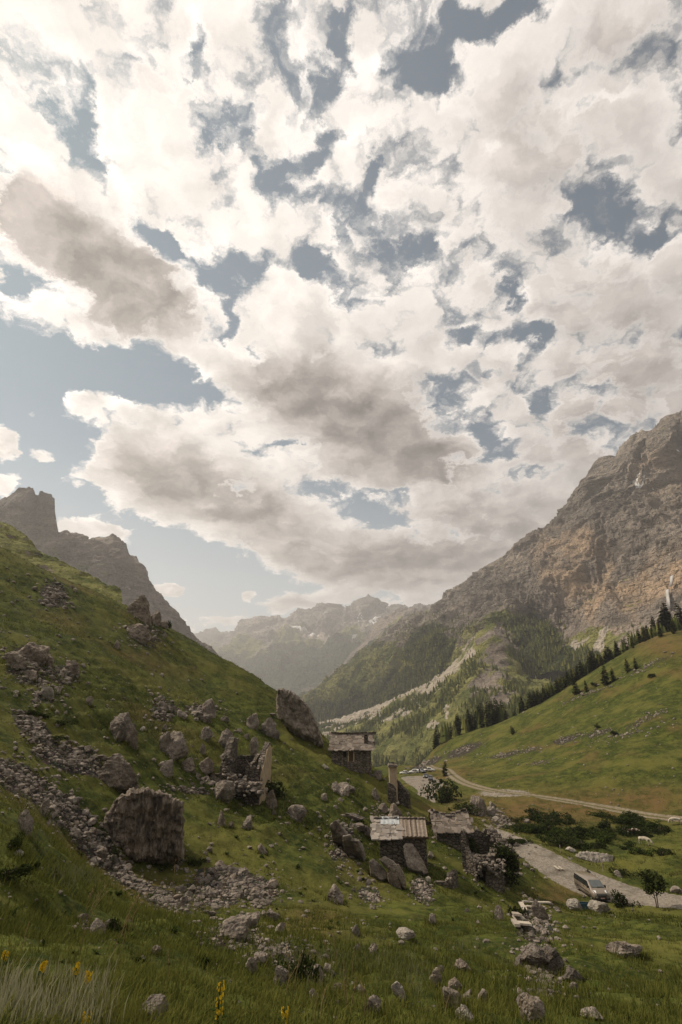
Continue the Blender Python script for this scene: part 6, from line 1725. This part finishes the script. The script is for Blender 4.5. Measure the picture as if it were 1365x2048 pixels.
def car(px, py, dep, yaw, kind, col, label):
    v, z = at_depth(px, py, dep); r = empty("parked_car", v, yaw); tag(r, label, "car", None)
    p = mat_paint("car_paint", col, .3)
    if kind == 'suv': prof = [(-2.2,.35),(-2.25,.7),(-2.2,1.05),(-2.05,1.62),(-1.7,1.74),(.2,1.76),(.55,1.68),(1.15,1.12),(2.0,1.0),(2.22,.8),(2.24,.35)]; bl = 1.05
    elif kind == 'pickup': prof = [(-2.6,.45),(-2.62,1.0),(-.9,1.02),(-.75,1.70),(.5,1.74),(1.2,1.12),(2.2,1.02),(2.4,.8),(2.4,.42)]; bl = 1.05
    else: prof = [(-2.15,.3),(-2.2,.62),(-2.1,.95),(-1.55,1.0),(-.95,1.42),(.2,1.46),(.55,1.38),(1.25,.94),(2.0,.82),(2.2,.62),(2.2,.3)]; bl = .92
    top = max(q[1] for q in prof); body_shell(r, prof, .90, .16, p, .3, bl)
    for sx in (-1.35, 1.38):
        for sy in (-1, 1): wheel(r, sx, sy*.80, .33 if kind == 'saloon' else .37, .22, sy)
    for sy in (-1, 1):
        def yy(z_): return sy*(.90-.16*max(0, (z_-bl)/(top-bl))+.012)
        z0, z1 = bl+.06, top-.10
        xs = ((-1.3,-.1,-1.0,-.1),(0,1.0,0,.35)) if kind != 'pickup' else ((-.72,.1,-.62,.1),(.18,.98,.18,.45))
        for x0, x1, a0, a1 in xs: quad_panel(r, "side_window", [(x0,yy(z0),z0),(x1,yy(z0),z0),(a1,yy(z1),z1),(a0,yy(z1),z1)], M_GLASS, .012, (0,sy,0))
        quad_panel(r, "headlight", [(2.08,sy*.5,.80),(2.21,sy*.5,.66),(2.15,sy*.82,.66),(2.0,sy*.82,.82)], M_LAMP, .04, (.6,0,.6))
        quad_panel(r, "tail_light", [(prof[1][0]-.01,sy*.6,.72),(prof[1][0]-.01,sy*.84,.72),(prof[1][0]-.01,sy*.84,.9),(prof[1][0]-.01,sy*.6,.9)], M_RED, .03, (-1,0,0))
    fx0 = [q for q in prof if q[1] == top][0][0]
    ws = (1.10, bl+.06, .52, top-.10) if kind != 'saloon' else (1.18, bl+.06, .55, top-.08)
    quad_panel(r, "windscreen", [(ws[0],-.74,ws[1]),(ws[0],.74,ws[1]),(ws[2],.66,ws[3]),(ws[2],-.66,ws[3])], M_GLASS, .05, (.6,0,.7))
    if kind != 'pickup': quad_panel(r, "rear_window", [(-2.16 if kind == 'suv' else -1.5,-.68,bl+.1),(-2.16 if kind == 'suv' else -1.5,.68,bl+.1),(-2.02 if kind == 'suv' else -1.0,.62,top-.12),(-2.02 if kind == 'suv' else -1.0,-.62,top-.12)], M_GLASS, .05, (-.7,0,.5))
    mesh_np("bumper", *merge([box(2.14,2.28,-.84,.84,.30,.50), box(prof[1][0]-.06,prof[1][0]+.1,-.84,.84,.32,.54)]), M_BLACK, False, parent=r)
    return r
car(810,1552,222,math.pi-.15,'saloon',(.62,.61,.59),"white saloon parked sideways, leftmost of the cars in the car park")
car(830,1553,220,math.pi-.35,'suv',(.62,.61,.59),"white off-roader parked second from the left in the car park")
car(844,1554,219,-1.2,'saloon',(.05,.055,.06),"dark car between the white off-roader and the pickup")
car(860,1554,220,-.25,'pickup',(.55,.54,.52),"silver-white pickup at the back right of the car park")
car(853,1559,208,-1.9,'saloon',(.035,.037,.042),"black low car in front of the silver-white pickup")
car(862,1565,199,-1.75,'suv',(.04,.043,.05),"dark off-roader nearest the camera at the car park entrance")

# cows
def cow(px, py, dep, yaw, cols, label, graze=True):
    v, z = at_depth(px, py, dep) if dep else hit(px, py)
    r = empty("cow", v, yaw); tag(r, label, "cow")
    J = {'hip':(-.75,0,1.18,.30), 'mid':(-.1,0,1.10,.36), 'sho':(.62,0,1.16,.32), 'neck':(1.0,0,1.08,.20)}
    if graze: J.update({'poll':(1.36,0,.62,.14), 'muz':(1.52,0,.20,.085)})
    else: J.update({'poll':(1.32,0,1.36,.14), 'muz':(1.72,0,1.16,.085)})
    E = [('hip','mid'),('mid','sho'),('sho','neck'),('neck','poll'),('poll','muz')]
    for s in (-1, 1):
        k = 'L' if s < 0 else 'R'; f = .10*s
        J.update({'th'+k:(-.78,s*.20,.92,.20), 'st'+k:(-.70+f*.6,s*.22,.68,.10), 'ho'+k:(-.86+f,s*.22,.46,.065), 'hf'+k:(-.80+f,s*.22,.03,.06),
                  'sh'+k:(.60,s*.20,.85,.17), 'kn'+k:(.62-f,s*.20,.46,.07), 'ff'+k:(.60-f,s*.20,.03,.06), 'ear'+k:tuple(np.array(J['poll'])+np.array([-.02,s*.26,.06,-.10]))})
        E += [('hip','th'+k),('th'+k,'st'+k),('st'+k,'ho'+k),('ho'+k,'hf'+k),('sho','sh'+k),('sh'+k,'kn'+k),('kn'+k,'ff'+k),('poll','ear'+k)]
    J.update({'tb':(-1.02,0,1.22,.05),'tt':(-1.10,.03,.55,.03)}); E += [('hip','tb'),('tb','tt')]
    names = list(J); me = bpy.data.meshes.new("cow_body")
    me.from_pydata([J[n][:3] for n in names], [(names.index(a), names.index(b)) for a, b in E], [])
    o = bpy.data.objects.new("body", me); COL.objects.link(o); o.parent = r
    m = o.modifiers.new("skin", 'SKIN'); m.use_smooth_shade = True
    for i, n in enumerate(names): me.skin_vertices[0].data[i].radius = (J[n][3], J[n][3])
    me.skin_vertices[0].data[0].use_root = True
    o.modifiers.new("sub", 'SUBSURF').levels = 1; o.modifiers['sub'].render_levels = 2
    mt, t, b = new_mat("cow_hide"); n = t.noise(objco(t), 1.6, 2, .4); t.l.new(t.mix(t.smooth(n, .53, .56), cols[0], cols[1]), b.inputs['Base Color']); me.materials.append(mt)
    c = np.array(J['poll'][:3])
    for s in (-1, 1):
        V, F = tube([c+[-.02,s*.09,.10], c+[.02,s*.22,.16], c+[.10,s*.26,.28]], [.03,.022,.006], 6); mesh_np("horn", V, F, M_PALER, True, parent=r)
    return r
cow(1291,1690,None,-.9,((.36,.32,.26),(.30,.26,.21)),"cream cow grazing below the shrub thicket, nearest of the cows")
cow(1353,1649,None,2.9,((.38,.34,.28),(.32,.28,.23)),"whitish cow at the right edge beside the track")
cow(1272,1672,None,2.6,((.045,.028,.018),(.40,.36,.31)),"dark brown cow with a white face, half hidden in the shrubs")

# timber and bits
M_BOARD = mat_plain("pale_bare_board", (.27,.235,.19), (.42,.38,.32), 2.2, .8, stretch=(1,8,1))
M_BOARDG = mat_plain("grey_board", (.20,.17,.14), (.33,.29,.245), 2.2, .85, stretch=(1,8,1))
M_BLUE = mat_plain("blue_plastic", (.010,.040,.060), (.020,.065,.090), 4, .5, 0, .1, .4)
def board(a, b, w, th, mat, label, name="board", lift=.12):
    A, za = hit(*a); B, zb = hit(*b); A = A+[0,0,lift]; B = B+[0,0,lift]; d = B-A; L = float(np.linalg.norm(d)); ux = d/L; s = np.cross([0,0,1], ux); s /= np.linalg.norm(s); n = np.cross(ux, s)
    nx = 10; V = []; rng = np.random.default_rng(int(a[0]))
    for i in range(nx+1):
        for sy, sz in ((-.5,0),(.5,0),(.5,1),(-.5,1)):
            V.append(A+ux*(L*i/nx)+s*(sy*w)+n*(sz*th+.012*math.sin(i*.9)+rng.normal(0,.004)))
    V = np.array(V); F = [(i*4+k, i*4+(k+1) % 4, i*4+4+(k+1) % 4, i*4+4+k) for i in range(nx) for k in range(4)]+[(0,1,2,3)[::-1], (nx*4, nx*4+1, nx*4+2, nx*4+3)]
    c = V.mean(0); o = mesh_np(name, V-c, np.array(F), mat, False); o.location = c; tag(o, label, "board"); return o
board((1036,1843),(1053,1863),.75,.10,M_BOARD,"pale broad board lying down-slope in the rubble",lift=.28)
board((1047,1814),(1102,1816),.42,.10,M_BOARD,"long pale board lying level across the rubble, upper of two",lift=.42)
board((1052,1820),(1090,1821),.36,.10,M_BOARD,"shorter pale board just under the long level one",lift=.25)
board((1042,1812),(1052,1828),.45,.10,M_BOARD,"short pale board end at the left of the level boards",lift=.28)
board((1031,1836),(1038,1846),.55,.12,M_BOARDG,"grey board above the pale broad board",lift=.35)
board((1028,1852),(1037,1866),.28,.12,M_BOARDG,"narrow grey beam left of the pale broad board",lift=.25)
board((1109,1735),(1119,1742),.25,.10,M_BOARD,"pale stick on the grass edge left of the road, left of two",lift=.15)
board((1118,1736),(1126,1742),.22,.10,M_BOARD,"pale stick on the grass edge left of the road, right of two",lift=.15)
def trough():
    v, z = hit(1170, 1820); r = empty("water_trough", v, .0); r.rotation_euler = (0, 0, -.12); tag(r, "dark blue trough wedged between two pale boulders below the van", "trough")
    L, W, Hh = 1.55, .7, .55
    V, F = merge([box(-L/2,L/2,-W/2,-W/2+.04,.1,Hh+.1), box(-L/2,L/2,W/2-.04,W/2,.1,Hh+.1), box(-L/2,-L/2+.04,-W/2+.041,W/2-.041,.1,Hh+.1), box(L/2-.04,L/2,-W/2+.041,W/2-.041,.1,Hh+.1), box(-L/2+.041,L/2-.041,-W/2+.041,W/2-.041,.1,.16)])
    mesh_np("basin", V, F, M_BLUE, False, parent=r)
    mesh_np("rim", *merge([box(-L/2-.03,L/2+.03,-W/2-.03,-W/2+.05,Hh+.101,Hh+.14), box(-L/2-.03,L/2+.03,W/2-.05,W/2+.03,Hh+.101,Hh+.14)]), M_BLUE, False, parent=r)
trough()
def post(px, py, hpx, wid, mat, label, name="marker_post", lean=.0):
    v, z = hit(px, py); h = hpx*z/1024
    V, F = tube([(0,0,-.3),(0,0,h*.5),(lean*h,0,h)], [wid,wid*.95,wid*.85], 8); n = len(V); V = np.concatenate([V, [[lean*h,0,h+.01]]]); 
    o = mesh_np(name, V, [F, np.array([(n-8+k, n-8+(k+1) % 8, n) for k in range(8)])], mat, True); o.location = v; tag(o, label, "post"); return o
post(1207,1743,24,.05,M_BOARDG,"thin grey fence post on the far verge beside the long whitish rock",lean=-.1)
post(1177,1748,8,.12,M_BLACK,"short black marker on the road behind the van")
post(1122,1706,14,.04,M_BOARDG,"thin stake on the far verge up the road, left of the whitish rock")
post(1058,1593-2,10,.05,M_BOARDG,"thin stake beside the track on the right meadow edge")
post(1259,1632,10,.05,M_BOARDG,"thin stake beside the track near the right edge")
# the stream that falls down the wall
def waterfall():
    mt, t, b = new_mat("falling_water"); n = t.noise(t.vmath('MULTIPLY', pos(t), (1,1,.15)), .15, 4, .6); t.l.new(t.mix(n, (.24,.23,.22), (.42,.41,.40)), b.inputs['Base Color'])
    px = np.array([R_V]); q, w, d = project(R_V); parts = []
    for line, wd in (([(1347,1150),(1346,1160),(1344,1172)], 1.0), ([(1338,1178),(1338,1188),(1340,1200),(1341,1216)], 1.9)):
        L = []
        for a, b_ in line:
            i = np.argmin((q-a)**2+(w-b_)**2); L.append(P(a, b_, d[i]*.985))
        L = np.array(L); s = np.array([1,0,0]); V = []
        for c in L: k = wd*900/1024*.5; V += [c-s*k, c+s*k, c+s*k+[0,8,0], c-s*k+[0,8,0]]
        n_ = len(L); F = [(i*4+k, i*4+(k+1) % 4, i*4+4+(k+1) % 4, i*4+4+k) for i in range(n_-1) for k in range(4)]+[(3,2,1,0), (n_*4-4,n_*4-3,n_*4-2,n_*4-1)]
        parts.append((np.array(V), np.array(F)))
    tag(mesh_np("waterfall", *merge(parts), mt, True), kind='structure')
waterfall()
